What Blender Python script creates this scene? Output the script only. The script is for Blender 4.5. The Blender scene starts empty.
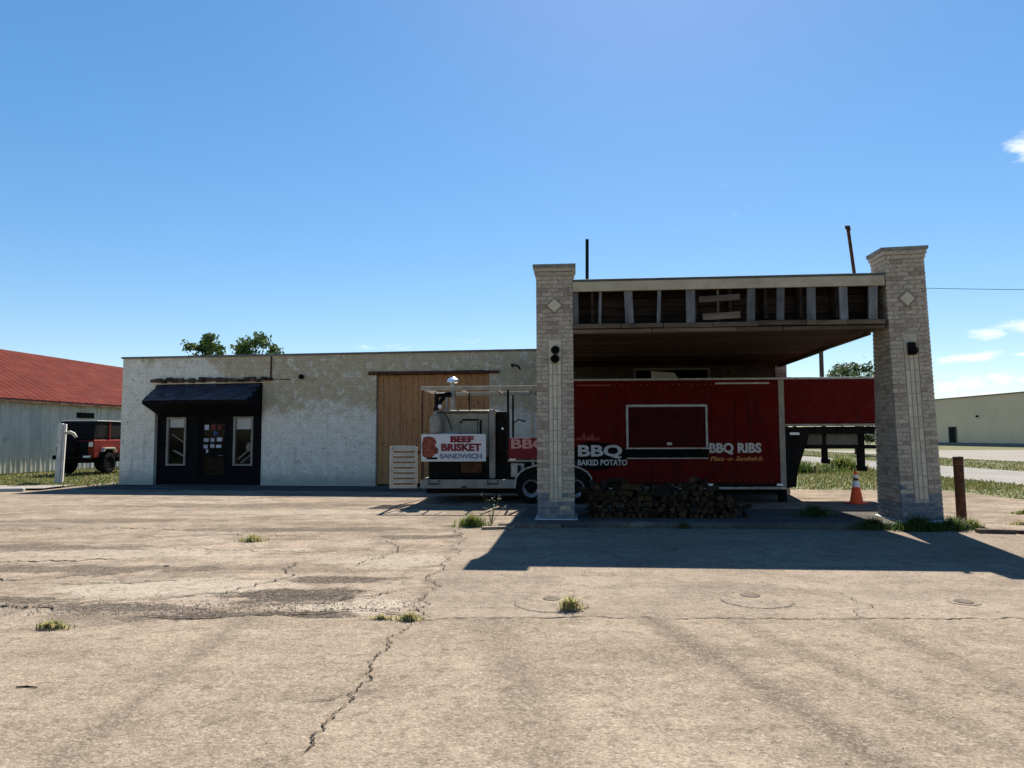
import bpy, bmesh, math, random
from mathutils import Vector, Matrix
random.seed(11)
R = math.radians
S = bpy.context.scene
COL = S.collection

# ---------------------------------------------------------------- camera
cam_d = bpy.data.cameras.new('camera')
cam = bpy.data.objects.new('camera', cam_d); COL.objects.link(cam)
cam_d.sensor_fit = 'HORIZONTAL'; cam_d.sensor_width = 36.0
cam_d.lens = 36.0 * 720 / 1024
cam_d.clip_start = 0.05; cam_d.clip_end = 6000
cam.matrix_world = (Matrix.Translation((0, 0, 1.6)) @ Matrix.Rotation(R(90 + 4.13), 4, 'X')
                    @ Matrix.Rotation(R(-0.21), 4, 'Z'))
S.camera = cam

# ---------------------------------------------------------------- sky, sun, exposure
SUN_EL, SUN_AZ = R(47.0), R(13.0)          # azimuth measured from +Y towards +X
SKY_STRENGTH = 0.056
w = bpy.data.worlds.new('World'); S.world = w; w.use_nodes = True
wt = w.node_tree; wt.nodes.clear()
def WN(t, **k):
    n = wt.nodes.new(t)
    for a, b in k.items(): setattr(n, a, b)
    return n
def wmath(op, a, b=None, c=None):
    n = WN('ShaderNodeMath', operation=op)
    for i, v in enumerate((a, b, c)):
        if v is None: continue
        if isinstance(v, (int, float)): n.inputs[i].default_value = v
        else: wt.links.new(v, n.inputs[i])
    return n.outputs[0]
sky = WN('ShaderNodeTexSky', sky_type='NISHITA', sun_disc=False, sun_elevation=SUN_EL, sun_rotation=SUN_AZ)
sky.altitude = 0; sky.air_density = 1.0; sky.dust_density = 0.15; sky.ozone_density = 3.5
hs = WN('ShaderNodeHueSaturation'); hs.inputs['Hue'].default_value = 0.502
hs.inputs['Saturation'].default_value = 1.47; hs.inputs['Value'].default_value = 1.64
gm = WN('ShaderNodeGamma'); gm.inputs[1].default_value = .72            # flattens the gradient: an evener sky
wt.links.new(sky.outputs[0], gm.inputs[0]); wt.links.new(gm.outputs[0], hs.inputs['Color'])
tc = WN('ShaderNodeTexCoord'); sep = WN('ShaderNodeSeparateXYZ')
wt.links.new(tc.outputs['Generated'], sep.inputs[0])
dx, dy, dz = sep.outputs
az = wmath('ARCTAN2', dx, dy); el = wmath('ARCSINE', dz)
# small fair-weather clouds: puffs (azimuth, elevation, half width, half height) in degrees, frayed by noise
puffs = [(36.4, 18.2, 1.5, .8), (38.4, 18.6, 2.2, 1.3), (33.6, 6.65, 1.5, .42), (36.2, 6.95, 2.2, .5), (31.9, 5.15, 1.1, .42),
         (33.2, 5.2, 1.6, .45), (35.6, 5.2, 1.6, .22), (37.5, 5.3, 1.8, .3), (31.3, 3.2, .9, .4), (32.6, 3.4, 1.2, .55), (34.3, 3.7, .9, .5), (33.4, 2.6, 3.0, .3),
         (35.9, 3.6, 1.0, .35), (41, 6.0, 3, .9), (46, 4.4, 3.5, .8), (-4.0, 7.55, 2.0, .18), (-9.6, 7.0, 2.2, .17), (-30.0, 5.4, 3.0, .3), (0.0, 7.6, .7, .16),
         (-48, 5, 4, .8), (-70, 6, 5, 1.1), (70, 6, 4, 1.1), (100, 7, 6, 1.3), (150, 8, 7, 1.6), (-120, 7, 6, 1.3), (-165, 6, 6, 1.2), (57, 22, 3, 1.4), (-60, 21, 3, 1.2), (16.2, 18.2, 2.0, 1.4), (5.5, 17.0, 1.6, 1.0)]
nz = WN('ShaderNodeTexNoise', noise_dimensions='3D'); nz.inputs['Scale'].default_value = 26; nz.inputs['Detail'].default_value = 7
nz.inputs['Roughness'].default_value = .62
mp = WN('ShaderNodeMapping'); mp.inputs['Scale'].default_value = (1, 1, 2.6)
wt.links.new(tc.outputs['Generated'], mp.inputs[0]); wt.links.new(mp.outputs[0], nz.inputs['Vector'])
acc = None
for i, (a, e, ha, he) in enumerate(puffs):
    da = wmath('MULTIPLY', wmath('SUBTRACT', az, R(a)), 1 / R(ha))
    de = wmath('MULTIPLY', wmath('SUBTRACT', el, R(e)), 1 / R(he))
    m = wmath('SUBTRACT', 1.0, wmath('SQRT', wmath('ADD', wmath('MULTIPLY', da, da), wmath('MULTIPLY', de, de))))
    if he < .2 or (a, e) in ((16.2, 18.2), (-30.0, 5.4), (5.5, 17.0)): m = wmath('MINIMUM', m, -.02 if he < .2 else -.40)
    acc = m if acc is None else wmath('MAXIMUM', acc, m)
frayed = wmath('ADD', acc, wmath('MULTIPLY', wmath('SUBTRACT', nz.outputs['Fac'], .5), 2.6))
mr = WN('ShaderNodeMapRange', interpolation_type='SMOOTHSTEP'); mr.inputs[1].default_value = -.1; mr.inputs[2].default_value = 1.15
wt.links.new(frayed, mr.inputs[0])
mx = WN('ShaderNodeMix', data_type='RGBA'); mx.inputs[7].default_value = (8.6, 8.9, 9.3, 1)
wt.links.new(wmath('MULTIPLY', mr.outputs[0], wmath('MULTIPLY', wmath('ADD', acc, 1.2), 1.0, None) if False else wmath('MINIMUM', wmath('MAXIMUM', wmath('MULTIPLY', wmath('ADD', acc, 1.0), 2.0), 0.0), 1.0)), mx.inputs[0]); wt.links.new(hs.outputs[0], mx.inputs[6])
bg = WN('ShaderNodeBackground'); bg.inputs['Strength'].default_value = SKY_STRENGTH
wt.links.new(mx.outputs[2], bg.inputs['Color'])
wo = WN('ShaderNodeOutputWorld'); wt.links.new(bg.outputs[0], wo.inputs[0])

sun_d = bpy.data.lights.new('sun', 'SUN'); sun_d.energy = 5.0; sun_d.angle = R(0.5); sun_d.color = (1.0, .93, .83)
sun = bpy.data.objects.new('sun', sun_d); COL.objects.link(sun)
to_sun = Vector((math.sin(SUN_AZ) * math.cos(SUN_EL), math.cos(SUN_AZ) * math.cos(SUN_EL), math.sin(SUN_EL)))
sun.rotation_euler = to_sun.to_track_quat('Z', 'Y').to_euler(); sun.location = to_sun * 60

vs = S.view_settings
S.display_settings.display_device = 'sRGB'
vs.view_transform = 'Standard'; vs.look = 'None'; vs.gamma = 1.0; vs.use_curve_mapping = False
vs.exposure = 1.3
S.render.engine = 'CYCLES'; S.cycles.use_denoising = True; S.cycles.max_bounces = 6; S.cycles.diffuse_bounces = 4
S.cycles.sample_clamp_indirect = 6

# ---------------------------------------------------------------- material helpers
class NT:
    def __init__(s, name):
        s.m = bpy.data.materials.new(name); s.m.use_nodes = True; s.t = s.m.node_tree
        s.b = s.t.nodes['Principled BSDF']
        s._co = None
    def n(s, ty, ins=None, **k):
        n = s.t.nodes.new(ty)
        for a, v in k.items(): setattr(n, a, v)
        for a, v in (ins or {}).items(): s.set(n.inputs[a], v)
        return n
    def set(s, sock, v):
        if isinstance(v, bpy.types.NodeSocket): s.t.links.new(v, sock)
        elif isinstance(v, (tuple, list)) and len(v) == 3 and sock.type == 'RGBA': sock.default_value = (*v, 1)
        else: sock.default_value = v
    def co(s, rnd=True):
        if s._co is None:
            o = s.n('ShaderNodeTexCoord').outputs['Object']
            if rnd:
                oi = s.n('ShaderNodeObjectInfo')
                r = s.math('MULTIPLY', oi.outputs['Random'], 37.0)
                v = s.n('ShaderNodeVectorMath', {0: o, 1: r}, operation='ADD'); o = v.outputs[0]
            s._co = o
        return s._co
    def math(s, op, a, b=None, clamp=False):
        n = s.n('ShaderNodeMath', operation=op, use_clamp=clamp); s.set(n.inputs[0], a)
        if b is not None: s.set(n.inputs[1], b)
        return n.outputs[0]
    def scaled(s, v, sc):
        return s.n('ShaderNodeMapping', {'Vector': v, 'Scale': sc}).outputs[0]
    def noise(s, scale, detail=4, rough=.55, vec=None, dist=0):
        return s.n('ShaderNodeTexNoise', {'Vector': vec or s.co(), 'Scale': scale, 'Detail': detail, 'Roughness': rough, 'Distortion': dist}).outputs['Fac']
    def voro(s, scale, vec=None, feature='F1', out='Color', rnd=1.0):
        n = s.n('ShaderNodeTexVoronoi', {'Vector': vec or s.co(), 'Scale': scale, 'Randomness': rnd}, feature=feature)
        return n.outputs[out]
    def ramp(s, f, lo, hi, a=0.0, b=1.0):
        return s.n('ShaderNodeMapRange', {0: f, 1: lo, 2: hi, 3: a, 4: b}, interpolation_type='SMOOTHSTEP').outputs[0]
    def mix(s, f, a, b, blend='MIX'):
        n = s.n('ShaderNodeMix', data_type='RGBA', blend_type=blend)
        s.set(n.inputs[0], f); s.set(n.inputs[6], a); s.set(n.inputs[7], b)
        return n.outputs[2]
    def bump(s, h, strength=.3, dist=.02, prev=None):
        d = {'Height': h, 'Strength': strength, 'Distance': dist}
        if prev: d['Normal'] = prev
        return s.n('ShaderNodeBump', d).outputs[0]
    def out(s, color, rough=.8, normal=None, metal=0, spec=.5, **k):
        s.set(s.b.inputs['Base Color'], color); s.set(s.b.inputs['Roughness'], rough)
        s.set(s.b.inputs['Metallic'], metal); s.set(s.b.inputs['Specular IOR Level'], spec)
        if normal: s.set(s.b.inputs['Normal'], normal)
        for a, v in k.items(): s.set(s.b.inputs[a], v)
        return s.m

def simple(name, c1, c2, scale=6, rough=.75, bump=.25, bscale=None, metal=0, spec=.2, dist=.01, stretch=None, dirt=None, contrast=(.35, .68), tint=None):
    t = NT(name); co = t.co()
    v = t.scaled(co, stretch) if stretch else co
    f = t.ramp(t.noise(scale, 6, .6, v), *contrast)
    c = t.mix(f, c1, c2)
    if tint:                                     # each copy a little lighter or darker
        oi = t.n('ShaderNodeObjectInfo').outputs['Random']; gi = t.n('ShaderNodeNewGeometry').outputs['Random Per Island']
        r = t.math('FRACT', t.math('ADD', oi, gi))
        k = t.math('ADD', t.math('MULTIPLY', r, tint * 2), 1 - tint)
        c = t.mix(1.0, c, t.n('ShaderNodeCombineColor', {0: k, 1: k, 2: k}).outputs[0], 'MULTIPLY')
    if dirt:
        c = t.mix(t.ramp(t.noise(scale * .37 + .6, 5, .65), .52, .72, 0, dirt[3]), c, dirt[:3])
    nb = t.bump(t.noise(bscale or scale * 4, 5, .6, v), bump, dist)
    return t.out(c, rough, nb, metal, spec)

# ---------------------------------------------------------------- mesh helpers
class MB:
    def __init__(s): s.v = []; s.f = []; s.M = Matrix.Identity(4); s.mi = []; s.cur = 0
    def add(s, vs_, fs):
        o = len(s.v); s.v += [tuple(s.M @ Vector(v)) for v in vs_]
        s.f += [tuple(i + o for i in f) for f in fs]; s.mi += [s.cur] * len(fs); return s
    def box(s, x0, x1, y0, y1, z0, z1):
        return s.add([(x0,y0,z0),(x1,y0,z0),(x1,y1,z0),(x0,y1,z0),(x0,y0,z1),(x1,y0,z1),(x1,y1,z1),(x0,y1,z1)],
                     [(0,3,2,1),(4,5,6,7),(0,1,5,4),(1,2,6,5),(2,3,7,6),(3,0,4,7)])
    def prism(s, prof, a0, a1, axis='x'):        # profile points in the plane across the axis
        n = len(prof)
        def P(p, a): return {'x': (a, p[0], p[1]), 'y': (p[0], a, p[1]), 'z': (p[0], p[1], a)}[axis]
        vs_ = [P(p, a0) for p in prof] + [P(p, a1) for p in prof]
        fs = [tuple(range(n)), tuple(range(2 * n - 1, n - 1, -1))] + [(i, i + n, (i + 1) % n + n, (i + 1) % n) for i in range(n)]
        return s.add(vs_, fs)
    def tube(s, pts, r, seg=8, caps=True):
        pts = [Vector(p) for p in pts]; n = len(pts)
        rs = r if isinstance(r, (list, tuple)) else [r] * n
        vs_ = []
        for i, p in enumerate(pts):
            d = (pts[min(i + 1, n - 1)] - pts[max(i - 1, 0)]).normalized()
            a = d.cross(Vector((0, 0, 1)));
            if a.length < .05: a = d.cross(Vector((1, 0, 0)))
            a.normalize(); b = d.cross(a)
            vs_ += [p + (a * math.cos(2 * math.pi * k / seg) + b * math.sin(2 * math.pi * k / seg)) * rs[i] for k in range(seg)]
        fs = [(i * seg + k, i * seg + (k + 1) % seg, (i + 1) * seg + (k + 1) % seg, (i + 1) * seg + k) for i in range(n - 1) for k in range(seg)]
        if caps: fs += [tuple(range(seg - 1, -1, -1)), tuple(range((n - 1) * seg, n * seg))]
        return s.add(vs_, fs)
    def lathe(s, prof, seg=24, axis='z', c=(0, 0, 0)):   # prof: (radius, height) rings, closed ends where r = 0
        vs_ = []
        for r, h in prof:
            for k in range(seg):
                a = 2 * math.pi * k / seg; p, q = r * math.cos(a), r * math.sin(a)
                vs_.append({'z': (p + c[0], q + c[1], h + c[2]), 'x': (h + c[0], p + c[1], q + c[2]), 'y': (q + c[0], h + c[1], p + c[2])}[axis])
        n = len(prof)
        fs = [(i * seg + k, i * seg + (k + 1) % seg, (i + 1) * seg + (k + 1) % seg, (i + 1) * seg + k) for i in range(n - 1) for k in range(seg)]
        if prof[0][0] > 1e-4: fs.append(tuple(range(seg - 1, -1, -1)))
        if prof[-1][0] > 1e-4: fs.append(tuple(range((n - 1) * seg, n * seg)))
        return s.add(vs_, fs)
    def mesh(s, name):
        me = bpy.data.meshes.new(name); me.from_pydata(s.v, [], s.f)
        if any(s.mi):
            me.polygons.foreach_set('material_index', s.mi)
        bm = bmesh.new(); bm.from_mesh(me)
        bmesh.ops.recalc_face_normals(bm, faces=bm.faces); bm.to_mesh(me); bm.free()
        me.update(); return me
    def build(s, name, m, parent=None, bevel=0, smooth=False):
        me = s.mesh(name); return link(name, me, m, parent, bevel, smooth)

def link(name, me, m=None, parent=None, bevel=0, smooth=False):
    o = bpy.data.objects.new(name, me); COL.objects.link(o)
    if m is not None and len(me.materials) == 0:
        for x in (m if isinstance(m, (list, tuple)) else [m]): me.materials.append(x)
    if parent: o.parent = parent
    if bevel:
        b = o.modifiers.new('bevel', 'BEVEL'); b.width = bevel; b.segments = 2; b.limit_method = 'ANGLE'; b.angle_limit = R(40)
    if smooth:
        me.polygons.foreach_set('use_smooth', [True] * len(me.polygons))
        try: me.set_sharp_from_angle(angle=R(38))
        except Exception: pass
    return o
def box(name, m, parent, x0, x1, y0, y1, z0, z1, bevel=0): return MB().box(x0, x1, y0, y1, z0, z1).build(name, m, parent, bevel)
def empty(name, loc, rz=0):
    o = bpy.data.objects.new(name, None); COL.objects.link(o); o.empty_display_size = .3
    o.location = loc; o.rotation_euler = (0, 0, rz); return o
def tag(o, label=None, cat=None, group=None, kind=None):
    for k, v in (('label', label), ('category', cat), ('group', group), ('kind', kind)):
        if v: o[k] = v
    return o
def thing(name, label, cat, loc=(0, 0, 0), rz=0, group=None): return tag(empty(name, loc, rz), label, cat, group)
def text_mesh(name, body, size, m, parent, loc, width=None, bold=0.0, depth=.004, shear=0, spacing=1.0):
    c = bpy.data.curves.new(name, 'FONT'); c.body = body; c.size = size; c.extrude = depth; c.offset = bold; c.shear = shear
    c.align_x = 'CENTER'; c.align_y = 'CENTER'; c.resolution_u = 3; c.space_character = spacing
    t = bpy.data.objects.new(name, c); COL.objects.link(t)
    dg = bpy.context.evaluated_depsgraph_get(); me = bpy.data.meshes.new_from_object(t.evaluated_get(dg))
    bpy.data.objects.remove(t); bpy.data.curves.remove(c)
    o = link(name, me, m, parent)
    me.materials.clear(); me.materials.append(m)
    o.location = loc; o.rotation_euler = (R(90), 0, 0)
    if width:
        xs = [v.co.x for v in me.vertices]; o.scale = (width / (max(xs) - min(xs)), 1, 1)
    return o
# ---------------------------------------------------------------- materials
def lot_material(name, c1, c2, stone, scale, dark, wear, grit=.35, spots=(), bands=(), pales=()):
    t = NT(name); co = t.co(False)
    big = t.ramp(t.noise(.35, 5, .6), .35, .68)
    mid = t.ramp(t.noise(1.7, 6, .65, dist=.4), .4, .66)
    c = t.mix(big, c1, c2)
    c = t.mix(t.math('MULTIPLY', mid, wear), c, dark)
    streak = t.ramp(t.noise(1.0, 7, .7, t.scaled(co, (.4, 1.5, 1)), .6), .48, .64)
    c = t.mix(t.math('MULTIPLY', streak, wear * 1.1), c, dark)
    pale = t.ramp(t.noise(.9, 6, .7, t.scaled(t.n('ShaderNodeVectorMath', {0: co, 1: (31, 7, 0)}, operation='ADD').outputs[0], (.6, 1.3, 1))), .56, .7)
    c = t.mix(t.math('MULTIPLY', pale, .5), c, (.33, .28, .215))
    xyz = t.n('ShaderNodeSeparateXYZ', {0: co}).outputs
    rag = t.math('MULTIPLY', t.math('SUBTRACT', t.noise(2.2, 8, .72, t.scaled(co, (.7, 1.3, 1))), .5), 3.2)
    for cx, cy, rx, ry, k in list(pales) + list(spots):
        tone = (.045, .038, .031) if (cx, cy, rx, ry, k) in spots else (.34, .295, .235)
        ex = t.math('MULTIPLY', t.math('SUBTRACT', xyz[0], cx), 1 / rx); ey = t.math('MULTIPLY', t.math('SUBTRACT', xyz[1], cy), 1 / ry)
        d = t.math('SQRT', t.math('ADD', t.math('MULTIPLY', ex, ex), t.math('MULTIPLY', ey, ey)))
        c = t.mix(t.ramp(t.math('ADD', d, rag), .72, 1.12, k, 0), c, tone)
    for x0, y0, sx, wd, k in bands:                        # tyre-worn streaks: x = x0 + sx * (y - y0)
        d = t.math('ABSOLUTE', t.math('SUBTRACT', t.math('SUBTRACT', xyz[0], x0), t.math('MULTIPLY', t.math('SUBTRACT', xyz[1], y0), sx)))
        c = t.mix(t.ramp(t.math('ADD', d, t.math('MULTIPLY', rag, wd * .35)), 0, wd, k, 0), c, dark)
    vc = t.n('ShaderNodeSeparateColor', {0: t.voro(scale * 2.0)}).outputs
    c = t.mix(t.ramp(vc[0], .55, .95, 0, grit), c, stone)
    c = t.mix(t.ramp(vc[1], .60, .98, 0, grit), c, dark)
    v2 = t.n('ShaderNodeSeparateColor', {0: t.voro(scale * .8)}).outputs
    c = t.mix(t.ramp(v2[0], .70, .95, 0, grit * .6), c, stone); c = t.mix(t.ramp(v2[1], .75, .98, 0, grit * .6), c, dark)
    c = t.mix(t.ramp(t.noise(9, 6, .75), .50, .66, 0, .55), c, dark)
    c = t.mix(t.ramp(t.noise(4.2, 8, .8), .54, .62, 0, wear), c, dark)
    fine = t.noise(scale * 1.3, 4, .75)
    c = t.mix(t.ramp(fine, .34, .56, .42, 0), c, (.035, .028, .021))
    h = t.math('ADD', t.math('MULTIPLY', t.voro(scale, out='Distance'), -.5), t.noise(scale * .35, 6, .7))
    nb = t.bump(h, .6, .012); nb = t.bump(t.noise(2.6, 6, .6), .25, .05, nb)
    return t.out(c, 1.0, nb, 0, .0)
m_lot = lot_material('weathered_concrete', (0.2523, 0.2020, 0.1517), (0.3168, 0.2584, 0.2022), (0.3872, 0.3367, 0.2780), 34, (0.1032, 0.0817, 0.0632), .62, .32,
    [(-2.2, 7.4, .75, .4, 1), (-2.4, 6.6, 1.0, .22, 1), (-1.9, 8.2, .6, .25, .9), (-3.7, 6.9, .7, .22, .9), (-5.4, 8.9, 1.9, .28, .75), (-7.6, 10.6, 2.6, .4, .65), (-3.6, 12.6, 2.4, .35, .65), (-5.6, 7.2, 1.2, .3, .9), (-8, 14, 2.4, .35, .6), (-1.5, 11.6, .8, .25, .8), (-.6, 13.0, .8, .2, .8), (-6, 17, 4, .4, .5)], [],
    [(-3.5, 7.8, 1.5, .5, .75), (-1.5, 6.9, .6, .35, .9), (-5.2, 10.2, 2.4, .4, .6), (-1.5, 9.4, .9, .5, .6), (-4.5, 15.5, 3, .5, .5)])
m_road = lot_material('exposed_aggregate', (0.2368, 0.1905, 0.1441), (0.2841, 0.2305, 0.1759), (0.4261, 0.3639, 0.2869), 46, (0.0971, 0.0776, 0.0600), .34, .32, [],
    [(1.25, 6.2, -.22, .22, .75), (1.95, 6.2, -.24, .18, .5), (3.0, 6.2, -.1, .26, .45), (-2.3, 5.2, -.05, .18, .5), (4.6, 6.2, .12, .26, .45), (-.2, 6.2, -.15, .3, .4)],
    [(-.3, 3.2, 2.2, .25, .6), (-3, 3.4, 2.5, .2, .6)])
m_apron = lot_material('apron_concrete', (0.2343, 0.1922, 0.1478), (0.2834, 0.2352, 0.1854), (0.3512, 0.3034, 0.2485), 40, (0.1171, 0.0936, 0.0739), .42, .32)
m_patch = lot_material('dark_asphalt_patch', (0.106, 0.090, 0.077), (0.138, 0.116, 0.098), (0.201, 0.174, 0.148), 40, (0.058, 0.050, 0.042), .5, .35)
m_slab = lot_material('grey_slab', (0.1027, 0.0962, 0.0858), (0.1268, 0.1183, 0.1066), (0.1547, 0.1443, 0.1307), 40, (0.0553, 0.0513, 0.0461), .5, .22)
m_street = lot_material('street_concrete', (0.243, 0.232, 0.217), (0.285, 0.274, 0.254), (0.317, 0.306, 0.285), 30, (0.185, 0.174, 0.164), .3, .15)
m_pale = lot_material('pale_concrete', (0.2605, 0.2411, 0.2138), (0.2930, 0.2737, 0.2411), (0.3071, 0.2878, 0.2605), 30, (0.1954, 0.1813, 0.1628), .25, .12)
m_crack = simple('crack_dirt', (.014, .011, .008), (.04, .031, .023), 20, .95, .4)
m_soil = simple('lawn_soil', (0.052, 0.062, 0.018), (0.104, 0.099, 0.039), .7, .95, .4, 30, dirt=(0.192, 0.160, 0.096, .6))

def grass_mat(name, a, b, dry, dryamt):
    t = NT(name)
    gi = t.n('ShaderNodeNewGeometry').outputs['Random Per Island']; oi = t.n('ShaderNodeObjectInfo').outputs['Random']
    r = t.math('FRACT', t.math('ADD', gi, oi))
    c = t.mix(r, a, b); r2 = t.math('FRACT', t.math('MULTIPLY', r, 17.3))
    c = t.mix(t.ramp(r2, 1 - dryamt, 1 - dryamt + .05), c, dry)
    tr = t.n('ShaderNodeBsdfTranslucent', {'Color': c}).outputs[0]
    m = t.out(c, .6, None, 0, .3)
    mxs = t.n('ShaderNodeMixShader', {0: .35, 1: t.b.outputs[0], 2: tr})
    t.t.links.new(mxs.outputs[0], t.t.nodes['Material Output'].inputs[0]); return m
m_grass = grass_mat('lawn_blades', (0.0593, 0.0917, 0.0164), (0.1260, 0.1492, 0.0339), (0.2680, 0.1961, 0.0889), .25)
m_weed = grass_mat('weed_blades', (0.0819, 0.1288, 0.0192), (0.1638, 0.1943, 0.0384), (0.2944, 0.2080, 0.0996), .15)
m_dryweed = grass_mat('dry_weed_blades', (0.1691, 0.2071, 0.0608), (0.2907, 0.2793, 0.1102), (0.5092, 0.4237, 0.2071), .5)
m_shadeweed = grass_mat('shade_toned_weed_blades', (.035, .065, .012), (.07, .11, .022), (.13, .12, .05), .15)  # weed green darkened, shade painted into the blade colour
m_leaf = grass_mat('tree_leaves', (.03, .065, .015), (.085, .14, .035), (.14, .15, .05), .1)
m_bark = simple('bark', (.10, .075, .05), (.17, .13, .09), 9, .9, .6)

def brick_mat(name, c1, c2, c3, paint=None):
    t = NT(name); gi = t.n('ShaderNodeNewGeometry').outputs['Random Per Island']; oi = t.n('ShaderNodeObjectInfo').outputs['Random']
    r = t.math('FRACT', t.math('ADD', gi, oi)); r2 = t.math('FRACT', t.math('MULTIPLY', r, 13.7))
    c = t.mix(r, c1, c2); c = t.mix(t.ramp(r2, .7, .9), c, c3)
    c = t.mix(t.ramp(t.noise(22, 7, .8), .47, .60, 0, .7), c, (.17, .14, .11))
    c = t.mix(t.ramp(t.noise(13, 7, .8), .54, .64, 0, .5), c, (.54, .46, .36))
    if paint: c = t.mix(t.ramp(t.noise(9, 5, .65), .40, .6, .15, .85), c, paint)
    return t.out(c, .9, t.bump(t.noise(60, 5, .7), .5, .006), 0, .25)
m_brick = brick_mat('mottled_brick', (0.4041, 0.3227, 0.2342), (0.4928, 0.3997, 0.2985), (0.3055, 0.2264, 0.1653))
m_brick_blue = brick_mat('blue_stained_brick', (.20, .195, .19), (.28, .27, .26), (.15, .14, .14), (.085, .11, .155))
m_joint = simple('dark_joint', (.19, .155, .125), (.25, .205, .165), 14, .95, .5)
m_mortar = simple('mortar', (.30, .26, .22), (.40, .36, .31), 14, .95, .5)
m_rib = simple('buff_brick_rib', (.46, .385, .275), (.55, .47, .345), 18, .9, .4, tint=.12)
m_capst = simple('dark_cap_stone', (.15, .14, .13), (.25, .235, .21), 8, .9, .4)
m_footing = simple('pale_footing', (.42, .42, .41), (.55, .55, .53), 8, .9, .5)

def wall_material():
    t = NT('peeling_painted_brick'); co = t.co(False)
    s = t.n('ShaderNodeSeparateXYZ', {0: co}).outputs
    uv = t.n('ShaderNodeCombineXYZ', {0: s[0], 1: s[2], 2: 0.0}).outputs[0]
    bk = t.n('ShaderNodeTexBrick', {'Vector': uv, 'Color1': (1, 1, 1), 'Color2': (.86, .86, .86), 'Mortar': (.4, .4, .4), 'Scale': 1.0, 'Mortar Size': .008,
                                    'Mortar Smooth': .3, 'Bias': -.2, 'Brick Width': .215, 'Row Height': .075})
    white = t.mix(t.ramp(t.noise(3.5, 6, .6), .35, .7), (.74, .67, .545), (.86, .80, .68))
    bare = t.mix(t.ramp(t.noise(5, 6, .65), .35, .65), (.38, .28, .145), (.50, .39, .22))
    # paint has gone above about 2.3 m except near the left corner
    h = t.math('ADD', s[2], t.math('MULTIPLY', t.math('SUBTRACT', t.noise(1.3, 7, .7), .5), 3.4))
    left = t.ramp(s[0], 3.0, 4.6, 1.9, 0)
    loss = t.ramp(t.math('SUBTRACT', h, left), 2.15, 2.75)
    c = t.mix(t.math('MULTIPLY', loss, .82), white, bare)
    flake = t.ramp(t.noise(6, 9, .8), .53, .62)
    c = t.mix(t.math('MULTIPLY', flake, t.math('SUBTRACT', .75, t.math('MULTIPLY', loss, .3))), c, (.38, .30, .19))
    flake2 = t.ramp(t.noise(4.5, 9, .78, t.n('ShaderNodeVectorMath', {0: co, 1: (5, 9, 3)}, operation='ADD').outputs[0]), .54, .60)
    c = t.mix(t.math('MULTIPLY', flake2, t.math('MULTIPLY', loss, .75)), c, (.76, .71, .61))
    stain = t.ramp(t.noise(1.2, 6, .65, t.scaled(co, (3.0, 1, .35))), .55, .78)
    c = t.mix(t.math('MULTIPLY', stain, .45), c, (.25, .225, .19))
    foot = t.math('MULTIPLY', t.ramp(t.math('ADD', s[2], t.math('MULTIPLY', t.noise(3, 6, .7), .8)), .5, .95, 1, 0), .6)
    c = t.mix(foot, c, (.23, .225, .215))
    c = t.mix(t.ramp(t.noise(22, 5, .8), .36, .50, .45, 0), c, (.22, .185, .14))
    c = t.mix(.5, c, bk.outputs['Color'], 'MULTIPLY')
    nb = t.bump(bk.outputs['Fac'], -.9, .015); nb = t.bump(t.noise(40, 6, .7), .35, .01, nb)
    return t.out(c, .85, nb, 0, .3)
m_wall = wall_material()
m_coping = simple('metal_coping', (.09, .095, .10), (.15, .155, .16), 4, .5, .1, metal=.4)
m_roofing = simple('flat_roofing', (.20, .19, .18), (.28, .27, .26), 3, .9, .3)
m_black = simple('black_paint', (.004, .004, .005), (.008, .008, .009), 5, .85, .15, spec=.12, dirt=(.014, .013, .012, .4))
m_shingle = simple('black_shingle', (.010, .012, .022), (.035, .040, .065), 22, .42, .9, spec=.45, tint=.5)  # bluish tone paints sky sheen into the black shingles
m_rust = simple('rusty_iron', (0.0560, 0.0256, 0.0160), (0.1120, 0.0472, 0.0256), 9, .9, .5, dirt=(0.0336, 0.0200, 0.0168, .7))
m_rotwood = simple('rotten_wood', (0.045, 0.030, 0.021), (0.102, 0.069, 0.048), 7, .95, .9, stretch=(0.240, 0.600, 0.600), tint=.35)
m_white = simple('white_paint', (0.3552, 0.3257, 0.2688), (0.4262, 0.3919, 0.3264), 7, .6, .15, dirt=(0.2368, 0.1987, 0.1488, .5))
m_offwhite = simple('chalky_white_metal', (0.2391, 0.2156, 0.1805), (0.3020, 0.2741, 0.2289), 6, .65, .2, dirt=(0.1300, 0.0979, 0.0661, .6))
m_postwood = simple('whitewashed_wood', (.46, .44, .41), (.62, .60, .56), 6, .9, .6, stretch=(4, 4, .5), dirt=(.28, .25, .22, .5))
def glass_mat():
    t = NT('window_glass'); c = t.mix(t.ramp(t.noise(5, 5, .6), .5, .8, 0, .6), (.004, .005, .006), (.012, .012, .012))
    return t.out(c, .05, None, 0, .35, Alpha=.15)
m_glass = glass_mat()
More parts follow.
